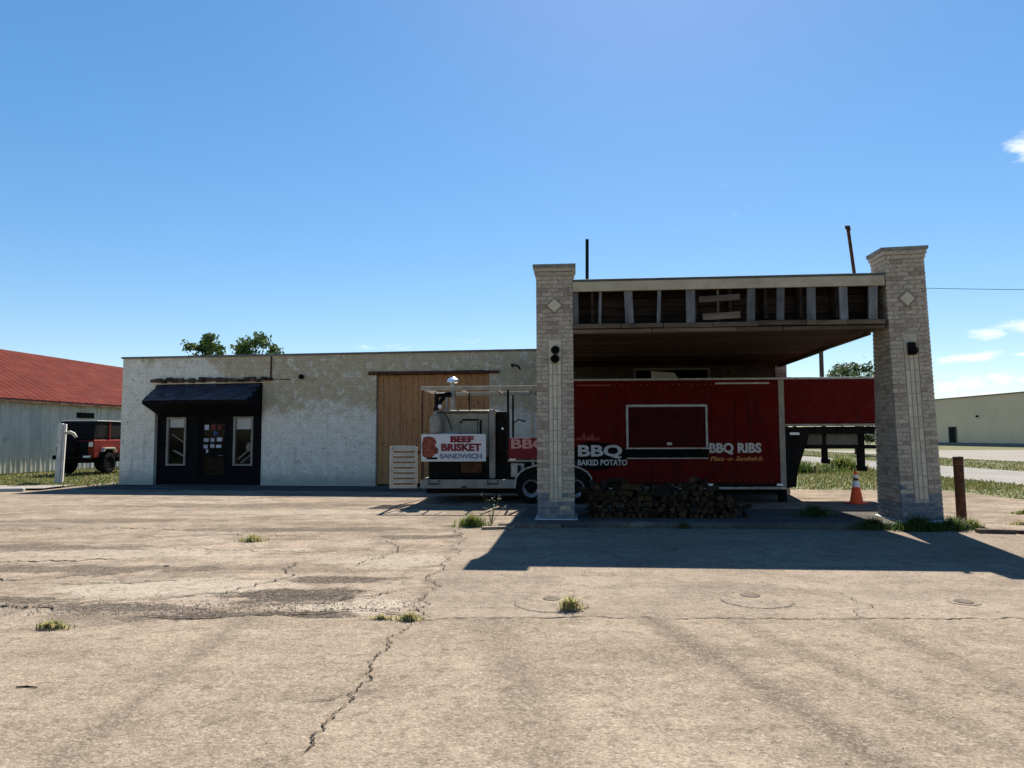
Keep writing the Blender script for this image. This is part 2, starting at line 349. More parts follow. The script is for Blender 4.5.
def plank_mat():
    t = NT('stained_plank'); co = t.co()
    g = t.noise(5, 6, .65, t.scaled(co, (9, 9, .55)), 1.0)
    c = t.mix(t.ramp(g, .3, .7), (.25, .11, .038), (.50, .24, .092))
    oi = t.n('ShaderNodeObjectInfo').outputs['Random']
    c = t.mix(t.ramp(oi, 0, 1, 0, .6), c, (.36, .195, .085))
    k = t.voro(4.5, t.scaled(co, (1.3, 1.3, 1)), out='Distance')
    c = t.mix(t.ramp(k, .08, .2, .9, 0), c, (.05, .026, .014))
    c = t.mix(t.ramp(t.noise(1.4, 4, .6, t.scaled(co, (3, 3, .4))), .5, .8, 0, .6), c, (.17, .085, .04))
    return t.out(c, .75, t.bump(g, .4, .006), 0, .3)
m_plank = plank_mat()
m_greyplank = simple('weathered_board', (0.0828, 0.0580, 0.0389), (0.1501, 0.1076, 0.0729), 6, .9, .5, stretch=(0.1575, 1.3500, 1.3500), dirt=(0.0362, 0.0228, 0.0146, .6), tint=.3)
m_studs = simple('whitewashed_stud', (0.1092, 0.1071, 0.1050), (0.1848, 0.1806, 0.1764), 7, .9, .5, stretch=(1.2600, 1.2600, 0.2100), dirt=(0.0420, 0.0357, 0.0294, .6), tint=.35)
m_soffit = simple('stained_soffit_board', (0.028, 0.017, 0.009), (0.060, 0.035, 0.018), 4, .8, .4, stretch=(0.150, 1.000, 0.500), dirt=(.022, .016, .012, .8), tint=.4)
m_darkwood = simple('dark_old_wood', (0.020, 0.013, 0.009), (0.045, 0.028, 0.019), 5, .9, .6, stretch=(0.280, 1.400, 1.400), tint=.4)
m_fascia = simple('tan_fascia_metal', (.40, .325, .22), (.47, .385, .27), 3, .7, .1, dirt=(.27, .21, .14, .6))
m_drip = simple('green_drip_edge', (.055, .075, .075), (.09, .11, .11), 4, .6, .1)
def paint_mat(name, c, c2, rough=.35, dirt=(.05, .03, .025)):
    t = NT(name); k = t.mix(t.ramp(t.noise(1.6, 6, .6), .3, .7), c, c2)
    k = t.mix(t.ramp(t.noise(2.2, 7, .7, t.scaled(t.co(), (2.5, 2.5, .5))), .50, .72, 0, .75), k, dirt)
    return t.out(k, t.ramp(t.noise(5, 4, .6), .3, .7, rough, rough + .25), t.bump(t.noise(2.5, 3, .5), .06, .03), 0, .12)
m_red = paint_mat('trailer_red_paint', (0.0819, 0.0020, 0.0016), (0.0975, 0.0027, 0.0023), .6, (0.0234, 0.0031, 0.0023))
m_reddark = paint_mat('hatch_dark_red_paint', (.035, .0015, .0015), (.045, .002, .002), .6, (.012, .002, .002))
m_alum = simple('dull_aluminium', (0.2604, 0.2542, 0.2480), (0.3596, 0.3534, 0.3472), 9, .45, .15, metal=.55, dirt=(0.1240, 0.1054, 0.0930, .7))
m_steel = simple('smoker_steel', (0.1953, 0.1776, 0.1381), (0.2539, 0.2336, 0.1874), 4, .5, .12, metal=.35, dirt=(0.1116, 0.0869, 0.0581, .75))
m_chrome = simple('bright_steel', (.7, .7, .7), (.8, .8, .8), 4, .25, .05, metal=.8)
m_frame = simple('black_steel', (0.005, 0.005, 0.005), (0.012, 0.011, 0.011), 8, .6, .2, dirt=(0.030, 0.021, 0.015, .5), spec=.05)
m_tyre = simple('tyre_rubber', (0.006, 0.006, 0.006), (0.013, 0.013, 0.012), 8, .85, .3, dirt=(0.030, 0.027, 0.023, .5), spec=.05)
m_rim = simple('grey_steel_rim', (0.210, 0.217, 0.231), (0.294, 0.301, 0.315), 8, .5, .1, metal=.3, dirt=(.15, .13, .11, .5))
m_sign = simple('sign_white', (0.551, 0.551, 0.551), (0.616, 0.616, 0.616), 5, .5, .05, dirt=(0.450, 0.432, 0.405, .4))
m_maroon = simple('sign_maroon_ink', (.16, .012, .022), (.20, .016, .028), 5, .5, 0)
m_bluegrey = simple('sign_bluegrey_ink', (.15, .17, .24), (.19, .21, .29), 5, .5, 0)
m_meat = simple('sign_meat_print', (.10, .022, .012), (.30, .07, .035), 16, .5, 0, contrast=(.42, .6))
m_signblack = simple('sign_black_ink', (.004, .0035, .0035), (.007, .006, .006), 5, .7, 0, spec=.05)
m_cream = simple('cream_lettering', (0.450, 0.435, 0.413), (0.525, 0.510, 0.488), 9, .5, 0, dirt=(.40, .34, .30, .5))
m_orange = simple('orange_lettering', (0.400, 0.152, 0.032), (0.496, 0.216, 0.056), 9, .5, 0)
m_flame = simple('faded_flame_print', (0.156, 0.021, 0.015), (0.216, 0.036, 0.024), 9, .5, 0)
m_bannerred = simple('banner_crimson', (0.144, 0.006, 0.011), (0.180, 0.010, 0.016), 5, .5, 0)
m_barkwood = simple('log_bark', (0.0154, 0.0084, 0.0042), (0.0322, 0.0185, 0.0092), 14, .95, .8, tint=.4)
m_cutwood = simple('log_cut_face', (0.0360, 0.0197, 0.0089), (0.0648, 0.0374, 0.0178), 16, .9, .4, tint=.45)
m_cone = simple('cone_orange', (.75, .075, .02), (.85, .10, .03), 6, .55, .1, dirt=(.55, .08, .03, .4))
m_conewhite = simple('cone_reflective_white', (.66, .65, .62), (.76, .75, .72), 6, .5, .1, dirt=(.42, .38, .33, .6))
m_siding = simple('white_metal_siding', (0.4935, 0.4753, 0.3995), (0.6090, 0.5820, 0.4845), 2.2, .6, .15, stretch=(1, 1, .25), dirt=(0.3465, 0.3298, 0.2635, .7), tint=.14)
m_redroof = simple('red_metal_roof', (0.0840, 0.0162, 0.0123), (0.1160, 0.0266, 0.0190), 1.6, .9, .12, dirt=(0.0800, 0.0333, 0.0209, .6), tint=.07, stretch=(1, .3, 1), spec=.03)
m_eave = simple('rusty_eave', (.20, .085, .055), (.30, .15, .10), 5, .8, .3)
m_house = simple('warehouse_wall', (0.7301, 0.5580, 0.3659), (0.8003, 0.6138, 0.4096), .15, .8, .1, dirt=(0.6739, 0.5208, 0.3441, .5), spec=.05)
m_pole = simple('creosote_pole', (.055, .04, .03), (.10, .075, .055), 6, .9, .5)
m_carred = paint_mat('suv_red_paint', (0.1815, 0.0154, 0.0099), (0.1980, 0.0193, 0.0121), .25, (0.1210, 0.0165, 0.0110))
m_carblack = simple('suv_black_vinyl_and_shade', (.009, .009, .010), (.018, .018, .018), 8, .7, .2, spec=.05)
m_flare = simple('suv_grey_flare', (.40, .37, .33), (.48, .45, .40), 6, .6, .1)
def lens(name, c):
    return NT(name).out(c, .2, None, 0, .6)
m_taillight = lens('tail_lens', (.75, .62, .56)); m_clear = lens('clear_lens', (.72, .74, .76))
m_paper = simple('posted_paper', (.34, .37, .43), (.50, .52, .57), 12, .7, 0, tint=.25)
m_paperred = simple('posted_paper_red', (0.1360, 0.0240, 0.0280), (0.1680, 0.0400, 0.0400), 12, .7, 0)
m_blue = simple('posted_blue', (.03, .05, .16), (.05, .08, .22), 8, .6, 0)
m_palepanel = simple('pale_panel', (.80, .80, .76), (.86, .86, .82), 6, .7, .1)
m_stick = simple('pale_stick', (.45, .42, .36), (.55, .52, .45), 6, .8, .1)
m_concrete = simple('old_concrete', (.33, .31, .28), (.44, .42, .38), 6, .95, .5, dirt=(.18, .16, .14, .6))
m_lid = simple('cast_iron_lid', (.11, .092, .076), (.16, .135, .11), 14, .9, .5, spec=.0)
# ---------------------------------------------------------------- the setting: ground, lot, streets
def sheet(name, pts, z, m, kind='structure', ragged=0, step=.25, parent=None):
    rr = random.Random(sum(map(ord, name)) + len(pts))
    P = []
    for i, p in enumerate(pts):
        q = pts[(i + 1) % len(pts)]; P.append((p[0], p[1]))
        if ragged:
            L = math.hypot(q[0] - p[0], q[1] - p[1]); n = int(L / step)
            nx, ny = (q[1] - p[1]) / L, -(q[0] - p[0]) / L; w_ = 0
            for k in range(1, n):
                t_ = k / n; w_ = w_ * .7 + rr.uniform(-1, 1) * ragged
                e_ = min(1, 4 * t_, 4 * (1 - t_))
                P.append((p[0] + (q[0] - p[0]) * t_ + nx * w_ * e_, p[1] + (q[1] - p[1]) * t_ + ny * w_ * e_))
    me = bpy.data.meshes.new(name); me.from_pydata([(x, y, z) for x, y in P], [], [tuple(range(len(P)))])
    bm = bmesh.new(); bm.from_mesh(me); bmesh.ops.triangulate(bm, faces=bm.faces)
    bmesh.ops.recalc_face_normals(bm, faces=bm.faces)
    for f in bm.faces:
        if f.normal.z < 0: f.normal_flip()
    bm.to_mesh(me); bm.free()
    o = link(name, me, m, parent)
    if kind: tag(o, kind=kind)
    return o
def blob(cx, cy, rx, ry, n=40, j=.25, seed=0):
    rr = random.Random(seed); ph = [rr.uniform(0, 6.3) for _ in range(5)]
    out = []
    for k in range(n):
        a = 2 * math.pi * k / n
        r = 1 + j * sum(math.sin((i + 2) * a + ph[i]) / (i + 1.5) for i in range(5)) + rr.uniform(-j, j) * .25
        out.append((cx + rx * r * math.cos(a), cy + ry * r * math.sin(a)))
    return out
G = [(-2500, -300), (2500, -300), (2500, 4000), (-2500, 4000)]
sheet('ground', G, -.03, m_soil)
sheet('parking_lot', [(-30, -6), (12.9, -6), (12.9, 13.0), (12.3, 20.6), (8.3, 21.4), (8.3, 30), (-14.4, 30), (-14.4, 22.0), (-30, 20.6)], 0, m_lot)
sheet('pavement', [(-24, 21.9), (-14.6, 22.6), (-14.6, 24.3), (-24, 23.4)], .03, m_pale, ragged=.05)
sheet('street', [(16.2, -20), (22.2, -20), (22.2, 160), (16.2, 160)], -.012, m_street)
sheet('forecourt', [(29.8, 10), (63.9, 10), (63.9, 74), (29.8, 74)], -.012, m_pale)
sheet('apron', [(-1.05, 13.0), (-.75, 10.5), (-.85, 8.3), (-.9, 6.35), (12.6, 6.2), (12.6, 12.75)], .004, m_apron, ragged=.03, step=.12)
sheet('road', [(-30, 5.9), (-30, -6), (12.85, -6), (12.85, 6.15), (5.0, 6.35), (-.9, 6.45), (-2.2, 6.6), (-4.2, 6.05)], .008, m_road, ragged=.05, step=.14)
sheet('pale_kerb_strip', [(-9, 3.62), (-9, 2.6), (-.3, 2.6), (-.5, 3.35), (-3.0, 3.5)], .012, m_apron, ragged=.05, step=.1)
def crack(name, pts, width, z, m=None, seed=0, step=.05, wander=.03):
    rr = random.Random(seed); P = []
    for i in range(len(pts) - 1):
        a, b = Vector(pts[i]), Vector(pts[i + 1]); n = max(2, int((b - a).length / step))
        for k in range(n): P.append(a.lerp(b, k / n))
    P.append(Vector(pts[-1])); wv = 0; vs_, fs = [], []
    for i, p in enumerate(P):
        d = (P[min(i + 1, len(P) - 1)] - P[max(i - 1, 0)]).normalized(); nrm = Vector((-d.y, d.x))
        wv = wv * .75 + rr.uniform(-1, 1) * wander; c = p + nrm * wv
        e = min(1, i / 4, (len(P) - 1 - i) / 4); hw = width * rr.uniform(.25, 1.3) * .5 * max(e, .05)
        vs_ += [(c.x + nrm.x * hw, c.y + nrm.y * hw, z), (c.x - nrm.x * hw, c.y - nrm.y * hw, z)]
    fs = [(2 * i, 2 * i + 1, 2 * i + 3, 2 * i + 2) for i in range(len(P) - 1)]
    me = bpy.data.meshes.new(name); me.from_pydata(vs_, [], fs)
    return tag(link(name, me, m or m_crack), kind='structure')
crack('crack', [(-.85, 6.3), (-.98, 5.6), (-1.0, 5.0), (-.98, 4.6), (-.98, 4.25), (-1.02, 3.7)], .013, .016, seed=1, step=.03, wander=.035)
crack('crack', [(-.95, 4.6), (-1.15, 4.45), (-1.4, 4.5)], .014, .016, seed=9)
crack('crack', [(-1.0, 12.8), (-.75, 10.5), (-.86, 8.4), (-.88, 7.4), (-.9, 6.5)], .018, .013, seed=2, step=.04, wander=.06)
crack('crack', [(-.9, 6.42), (1.0, 6.42), (3.0, 6.36), (5.0, 6.32), (8.5, 6.25)], .018, .013, seed=3)
crack('crack', [(-9, 9.3), (-6.6, 9.5), (-5.2, 9.6)], .05, .006, seed=4, wander=.05)
crack('crack', [(-7, 7.0), (-4.9, 7.05), (-4.2, 6.9)], .05, .012, seed=5, wander=.05)
crack('crack', [(-5.1, 8.0), (-4.2, 8.05), (-3.6, 8.3)], .03, .012, seed=6)
crack('crack', [(-5.0, 10.6), (-3.4, 10.2), (-1.2, 10.3)], .02, .009, seed=7, wander=.06)
crack('crack', [(-3.4, 6.55), (-2.4, 6.55), (-1.3, 6.8), (-.9, 6.6)], .03, .016, seed=8)

for i, (p, w_) in enumerate([([(-9, 8.2), (-7, 8.5), (-5.5, 8.3), (-4.6, 8.6)], .03), ([(-6.2, 11.6), (-4.6, 11.9), (-3, 11.7)], .025), ([(-4.6, 6.7), (-3.9, 7.2), (-3.0, 7.5), (-2.6, 8.4), (-2.8, 9.4)], .022),
                             ([(-3.1, 6.7), (-2.4, 6.95), (-1.7, 7.2), (-1.2, 7.7)], .025), ([(-7.5, 7.6), (-6.4, 7.9), (-5.9, 8.6)], .025), ([(-2.0, 9.0), (-1.6, 10.2), (-1.9, 11.4)], .018), ([(-9.5, 12.6), (-7, 12.9), (-5.4, 12.6)], .03),
                             ([(3.0, 6.25), (3.35, 6.9), (3.2, 7.6)], .008), ([(-5, 16.3), (-2.5, 16.0), (0, 16.2)], .03), ([(-10, 16.5), (-7, 16.8), (-5.5, 16.4)], .03)]):
    crack('crack', p, w_, .0095 + .0003 * i if p[0][1] > 6.4 else .0165, seed=50 + i, wander=.06)
# loose grit and pebbles on the paving
g = MB()
for i in range(1300):
    y = random.uniform(3.1, 14) if i % 3 else random.uniform(3.1, 6); x = random.uniform(-.75, .75) * y
    r = random.choice((.004, .005, .006, .008, .011)); z0 = .010
    a = random.uniform(0, 6.28); h = r * random.uniform(.15, .45)
    pts = [(x + r * math.cos(a + k * 1.57) * random.uniform(.6, 1.2), y + r * math.sin(a + k * 1.57) * random.uniform(.6, 1.2), z0 - .006) for k in range(4)]
    g.add(pts + [(x, y, z0 + h)], [(0, 1, 4), (1, 2, 4), (2, 3, 4), (3, 0, 4)])
for i in range(1100):                                   # broken edge where the old lot meets the road
    x = random.uniform(-5.2, -.9); y = 6.75 + abs(random.gauss(0, .28)) - (.12 if x < -3 else 0); r = random.choice((.004, .005, .006, .008, .012)); a = random.uniform(0, 6.28)
    pts = [(x + r * math.cos(a + k * 1.57) * random.uniform(.6, 1.2), y + r * math.sin(a + k * 1.57) * random.uniform(.6, 1.2), .004) for k in range(4)]
    g.add(pts + [(x, y, .009 + r * random.uniform(.2, .5))], [(0, 1, 4), (1, 2, 4), (2, 3, 4), (3, 0, 4)])
tag(g.build('gravel', simple('loose_grit', (.24, .195, .145), (.36, .30, .23), 300, .9, 0, tint=.35)), 'loose grit scattered over the worn paving', 'gravel', kind='stuff')

# ---------------------------------------------------------------- grass
def blades(n, place, hmin, hmax, wd, lean=.5):
    b = MB(); V, F = b.v, b.f
    for i in range(n):
        x, y, z, k = place(); h = random.uniform(hmin, hmax) * k; a = random.uniform(0, 6.283); l = h * random.uniform(.1, lean)
        ca, sa = math.cos(a), math.sin(a); w2 = wd * random.uniform(.6, 1.3); px, py = -sa * w2, ca * w2; o = len(V)
        V += [(x - px, y - py, z), (x + px, y + py, z), (x + ca * l * .4 - px * .7, y + sa * l * .4 - py * .7, z + h * .6),
              (x + ca * l * .4 + px * .7, y + sa * l * .4 + py * .7, z + h * .6), (x + ca * l, y + sa * l, z + h * random.uniform(.8, 1))]
        F += [(o, o + 1, o + 3, o + 2), (o + 2, o + 3, o + 4)]
    return b
def blade_obj(name, b, m):
    me = bpy.data.meshes.new(name); me.from_pydata(b.v, [], b.f); return link(name, me, m)
def rect_place(x0, x1, y0, y1, z=-.03):
    return lambda: (random.uniform(x0, x1), y0 + (y1 - y0) * random.random() ** 1.5, z, random.uniform(.6, 1.2))
tag(blade_obj('verge_grass', blades(14000, rect_place(12.7, 16.3, 13, 46), .03, .085, .012), m_grass), 'green grass verge between the concrete lot and the street', 'grass', kind='stuff')
tag(blade_obj('verge_grass', blades(11000, rect_place(22.1, 29.8, 28, 75), .04, .11, .022), m_grass), 'grass strip on the far side of the street', 'grass', kind='stuff')
def back_place():
    y = random.uniform(21.2, 42); x = random.uniform(8.2, 16.4); return x, y, -.03, random.uniform(.6, 1.2) * (1.9 if y > 31 else .8)
tag(blade_obj('lawn_grass', blades(16000, back_place, .05, .17, .014), m_grass), 'long green grass behind the brick pillar and red trailer', 'grass', kind='stuff')
tag(blade_obj('lawn_grass', blades(12000, rect_place(-23, -13.6, 23.8, 38), .04, .13, .016), m_grass), 'grass beside the red roofed shed', 'grass', kind='stuff')

def weed(name, label, x, y, rx, ry, h, n, m, z=0.0, wd=.006, group='weeds growing through the paving', lean=.9):
    def pl():
        a = random.uniform(0, 6.283); r = min(abs(random.gauss(0, .38)), .85)
        return rx * r * math.cos(a), ry * r * math.sin(a), 0, (1.15 - .6 * r)
    o = blade_obj(name, blades(n, pl, h * .45, h, wd, lean), m); o.location = (x, y, z)
    return tag(o, label, 'weed', group)
weed('weed_clump', 'olive weed tuft on the broken paving left of the lot', -4.0, 11.2, .36, .16, .13, 260, m_dryweed)
weed('weed_clump', 'low dry weed tuft at the edge of the foreground road, far left', -3.85, 6.15, .22, .06, .09, 240, m_dryweed, .008)
weed('weed_clump', 'bright green weed patch in front of the white sign trailer', -.72, 12.9, .42, .22, .26, 700, m_weed, .0)
weed('weed_clump', 'small weed tuft growing at the bend of the long crack', -.9, 6.38, .17, .07, .08, 260, m_dryweed, .01)
weed('weed_clump', 'round pale weed tuft beside the cracked filler ring', .53, 6.75, .15, .09, .14, 320, m_dryweed, .01, lean=1.2)
weed('weed_clump', 'thin dry weed line left of the crack tuft', -1.15, 6.42, .22, .03, .05, 110, m_dryweed, .01)
weed('weed_clump', 'weeds at the foot of the rusty post', 7.8, 12.35, .25, .2, .22, 260, m_weed, .0)
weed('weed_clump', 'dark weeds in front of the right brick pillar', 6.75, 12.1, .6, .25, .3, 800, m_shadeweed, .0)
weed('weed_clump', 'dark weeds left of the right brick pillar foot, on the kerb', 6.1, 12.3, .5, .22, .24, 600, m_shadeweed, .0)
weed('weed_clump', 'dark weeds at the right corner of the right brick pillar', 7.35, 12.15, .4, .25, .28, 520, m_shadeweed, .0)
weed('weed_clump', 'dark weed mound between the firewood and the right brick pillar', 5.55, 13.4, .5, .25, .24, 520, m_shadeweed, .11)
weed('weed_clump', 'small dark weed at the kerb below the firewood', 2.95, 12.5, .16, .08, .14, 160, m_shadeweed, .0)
weed('weed_clump', 'low weeds on the concrete right of the rusty post', 9.0, 12.9, .3, .13, .08, 420, m_dryweed, .0)
weed('weed_clump', 'low weeds near the verge at the right edge', 10.3, 14.6, .35, .16, .10, 460, m_weed, .0)
weed('weed_clump', 'tall leafy weeds along the street behind the cone', 15.0, 33.0, 1.4, 1.2, .75, 900, m_weed, -.03, .025)
weed('weed_clump', 'tall dark weeds beyond the trailer hitch', 12.0, 31.0, 2.2, 1.0, .62, 900, m_shadeweed, -.03, .025)
weed('weed_clump', 'weeds along the kerb by the white post', -16.0, 24.2, .7, .18, .12, 700, m_grass, .03, .01)
# a taller, spindly weed with pale seed heads
t = thing('spindly_weed', 'tall spindly weed with pale seed heads by the trailer deck', 'weed', (-.38, 13.15, 0), 0, 'weeds growing through the paving')
st = MB(); hd = MB()
for k in range(9):
    a = random.uniform(0, 6.28); l = random.uniform(.05, .26); h = random.uniform(.3, .58)
    st.tube([(0, 0, 0), (l * .4 * math.cos(a), l * .4 * math.sin(a), h * .55), (l * math.cos(a), l * math.sin(a), h)], [.006, .004, .003], 4)
    for q in range(6):
        r = .014; c = Vector((l * math.cos(a), l * math.sin(a), h)) + Vector([random.uniform(-.035, .035) for _ in range(3)])
        d = Vector([random.uniform(-1, 1) for _ in range(3)]).normalized() * r; e = d.orthogonal().normalized() * r
        hd.add([c - d, c + e, c + d, c - e], [(0, 1, 2, 3)])
st.build('stem', m_weed, t); hd.build('seed_head', simple('seed_head', (.26, .25, .17), (.36, .34, .25), 9, .8, 0), t)

# ---------------------------------------------------------------- trees, bushes
def tree(label, x, y, top, cr, cz, n, seed, name='broadleaf_tree', clumps=26, leaf=.13, group='trees beyond the buildings', flat=.8):
    rr = random.Random(seed); t = thing(name, label, 'tree', (x, y, -.03), 0, group)
    tb = MB(); tb.tube([(0, 0, 0), (.1, .05, cz * .5), (0, .1, cz)], [.2, .15, .1], 9)
    lf = MB(); V, F = lf.v, lf.f; cs = []
    for k in range(clumps):
        while True:
            p = Vector([rr.uniform(-1, 1) for _ in range(3)])
            if .25 < p.length < 1: break
        c = Vector((p.x * cr, p.y * cr, cz + (top - cz) * .15 + p.z * (top - cz) * flat)); cs.append(c)
        if k % 2 == 0: tb.tube([(0, .1, cz * .75), (c.x * .5, c.y * .5, (cz * .8 + c.z) * .5 + .2), tuple(c)], [.07, .04, .015], 5)
    for i in range(n):
        c = rr.choice(cs); sg = cr * .12
        p = c + Vector((rr.gauss(0, sg), rr.gauss(0, sg), rr.gauss(0, sg * .75)))
        if p.z > top: p.z = top - rr.random() * .3
        d = Vector([rr.uniform(-1, 1) for _ in range(3)]).normalized(); e = d.orthogonal().normalized(); L = leaf * rr.uniform(.6, 1.3)
        o = len(V); V += [tuple(p - d * L), tuple(p + e * L * .5), tuple(p + d * L), tuple(p - e * L * .5)]; F.append((o, o + 1, o + 2, o + 3))
    tb.build('trunk', m_bark, t)
    me = bpy.data.meshes.new('crown'); me.from_pydata(V, [], F); link('crown', me, m_leaf, t)
    return t
tree('sparse leafy tree top above the parapet, left of the pair', -19.3, 45, 8.15, 1.35, 6.7, 1900, 3, clumps=22)
tree('leafy tree top above the parapet, right of the pair', -15.9, 45, 8.25, 1.55, 6.7, 2300, 8, clumps=24)
tree('leafy tree seen through the gap under the canopy', 28.6, 60, 8.3, 2.4, 5.6, 2600, 5, clumps=24, leaf=.18)
tree('small treetop left of the utility pole under the canopy', 24.2, 62, 6.6, 1.3, 5.0, 600, 15, clumps=8, leaf=.16)
def bush(label, x, y, rx, h, seed):
    return tree(label, x, y, h, rx, h * .45, 2600, seed, 'bush', 24, .22, 'bushes far down the street', .5)
bush('dark roadside bush under the trailer nose, left', 36, 92, 3.4, 2.7, 31)
bush('dark roadside bush under the trailer nose, middle', 41, 96, 3.4, 2.5, 32)
bush('dark roadside bush under the trailer nose, right', 46.5, 97, 3.6, 2.8, 33)
bush('dark roadside bush farthest right under the trailer nose', 52, 100, 3.4, 2.4, 34)
# ---------------------------------------------------------------- white painted building with the dark shopfront
bl = thing('painted_brick_building', 'long low white painted brick building with peeling paint and dark shopfront', 'building', (-13.4, 24.7, 0), R(-8))
WL, WH, WD = 14.75, 4.33, 14.0
wl = MB()
for x0, x1, z0, z1 in ((0, 1.25, -.05, 3.4), (5.12, 9.06, -.05, 3.4), (12.8, WL, -.05, 3.4)): wl.box(x0, x1, 0, .3, z0, z1)
wl.box(0, 9.06, 0, .3, 3.4, 4.3); wl.box(12.8, WL, 0, .3, 3.4, 4.3); wl.box(9.06, 12.8, 0, .3, 3.62, 4.3)
wl.box(0, .3, .3, WD, -.05, 4.3); wl.box(WL - .3, WL, .3, WD, -.05, 4.3); wl.box(.3, WL - .3, WD - .3, WD, -.05, 4.3)
wl.build('wall', m_wall, bl)
box('coping', m_coping, bl, -.05, WL + .05, -.05, .36, 4.302, 4.36, .008)
box('roof', m_roofing, bl, .3, WL - .3, .36, WD - .3, 3.9, 4.0)
# entrance: dark recess, two tall windows, door with notices
sf = MB(); sf.box(1.25, 5.12, .42, .5, -.02, 3.4)                      # back of the recess
sf.v, sf.f, sf.mi = [], [], []
for x0, x1, z0, z1 in ((1.25, 1.62, 0, 3.38), (2.33, 2.79, 0, 3.38), (3.84, 4.05, 0, 3.38), (4.75, 5.12, 0, 3.38), (1.62, 2.33, 0, .64), (1.62, 2.33, 2.28, 3.38), (4.05, 4.75, 0, .64), (4.05, 4.75, 2.28, 3.38), (2.79, 3.84, 2.2, 3.38)):
    sf.box(x0, x1, .16, .28, z0, z1)
sf.build('shopfront_panel', m_black, bl)
sf = MB().box(1.27, 5.10, 1.6, 1.64, 0, 3.38).box(1.27, 1.31, .3, 1.6, 0, 3.38).box(5.06, 5.10, .3, 1.6, 0, 3.38); sf.build('dark_interior', m_black, bl)
for x0, x1, k in ((1.62, 2.33, 0), (4.05, 4.75, 1)):
    fr = MB(); w_ = .06
    fr.box(x0, x0 + w_ * 1.3, .10, .2, .64, 2.28).box(x1 - w_, x1, .10, .2, .64, 2.28).box(x0 + w_ * 1.3, x1 - w_, .10, .2, 2.22, 2.28).box(x0 + w_ * 1.3, x1 - w_, .10, .2, .64, .70)
    wi = fr.build('window', m_offwhite, bl, .005)
    box('pane', m_glass, wi, x0 + .08, x1 - .06, .15, .158, .70, 2.22)
    box('top_panel', m_palepanel, wi, x0 + .08, x1 - .06, .165, .175, 1.86 if k else 1.93, 2.22)  # pale panel across the upper pane, behind the glass
    if k == 0:
        MB().tube([(x0 + .08, .3, 1.7), (x1 - .06, .3, 1.35)], .02, 6).build('leaning_stick', m_stick, wi)
        MB().tube([(x0 + .15, .3, 1.15), (x1 - .06, .3, .92)], .03, 6).build('leaning_stick', m_stick, wi)
    else:
        MB().tube([(x0 + .08, .3, .85), (x0 + .4, .3, 1.1)], .025, 6).build('leaning_stick', m_stick, wi)
        MB().tube([(x0 + .2, .3, .72), (x1 - .06, .3, 1.08)], .02, 6).build('leaning_stick', m_stick, wi)
        MB().lathe([(.0, 0), (.1, .02), (.13, .16), (.07, .3), (0, .32)], 10, c=(x0 + .45, .4, 1.1)).build('dim_vase', m_stick, wi)
dr = MB().box(2.79, 2.93, .2, .25, 0, 2.2).box(3.70, 3.84, .2, .25, 0, 2.2).box(2.93, 3.70, .2, .25, 0, .35).box(2.93, 3.70, .2, .25, 2.05, 2.2).box(2.93, 3.70, .2, .25, .95, 1.05).build('door', m_black, bl, .004)
box('pane', m_glass, dr, 2.93, 3.70, .222, .228, 1.05, 2.05); box('pane', m_glass, dr, 2.93, 3.70, .222, .228, .35, .95)
MB().tube([(3.66, .2, .98), (3.66, .14, .98), (3.5, .14, .98)], .012, 6).build('handle', m_alum, dr)
for (cx, cz, w_, h_, m) in ((3.03, 1.93, .15, .17, m_paper), (3.27, 1.93, .16, .18, m_paperred), (3.49, 1.93, .13, .17, m_paperred), (3.02, 1.5, .18, .12, m_paper), (3.25, 1.5, .14, .12, m_paper), (3.5, 1.52, .19, .13, m_paper),
                            (3.0, 1.28, .16, .12, m_paper), (3.25, 1.3, .15, .12, m_paper), (3.48, 1.29, .19, .1, m_paper), (3.06, 1.13, .08, .12, m_paper), (3.35, 1.72, .14, .14, m_blue)):
    o = box('notice', m, dr, cx - w_ / 2, cx + w_ / 2, .214, .2195, cz - h_ / 2, cz + h_ / 2)
# mansard awning
aw = tag(MB().prism([(-.02, 3.36), (-.86, 2.80), (-.86, 2.70), (-.02, 2.36)], 1.36, 5.10).build('awning', m_black, bl), 'black shingled awning over the shopfront')
slope = Vector((-.84, -.56)); L = slope.length; sd = slope / L; nrm = Vector((sd.y, -sd.x))
ang = math.atan2(.56, .84)
sm = MB().box(0, .176, -.20, 0, 0, .012).mesh('shingle'); sm.materials.append(m_shingle)
for r_ in range(6):
    for c_ in range(22):
        x = 1.36 + c_ * .17 + (.085 if r_ % 2 else 0)
        if x > 4.95: continue
        o = link('shingle', sm, None, aw); s_ = .02 + r_ * .165
        o.location = (x, -.02 + sd.x * s_, 3.36 + sd.y * s_ + .006 + random.uniform(0, .012))
        o.rotation_euler = (ang - .05 + random.uniform(-.06, .05), 0, random.uniform(-.02, .02))
rt = MB()
for k in range(22):
    x = 1.1 + k * .2; rt.box(x, x + .199 * random.uniform(.8, 1), -.09 - random.uniform(0, .05), -.002, 3.46 + random.uniform(-.03, .03), 3.56 + random.uniform(-.03, .06))
rt.build('rotten_trim', m_rotwood, bl)
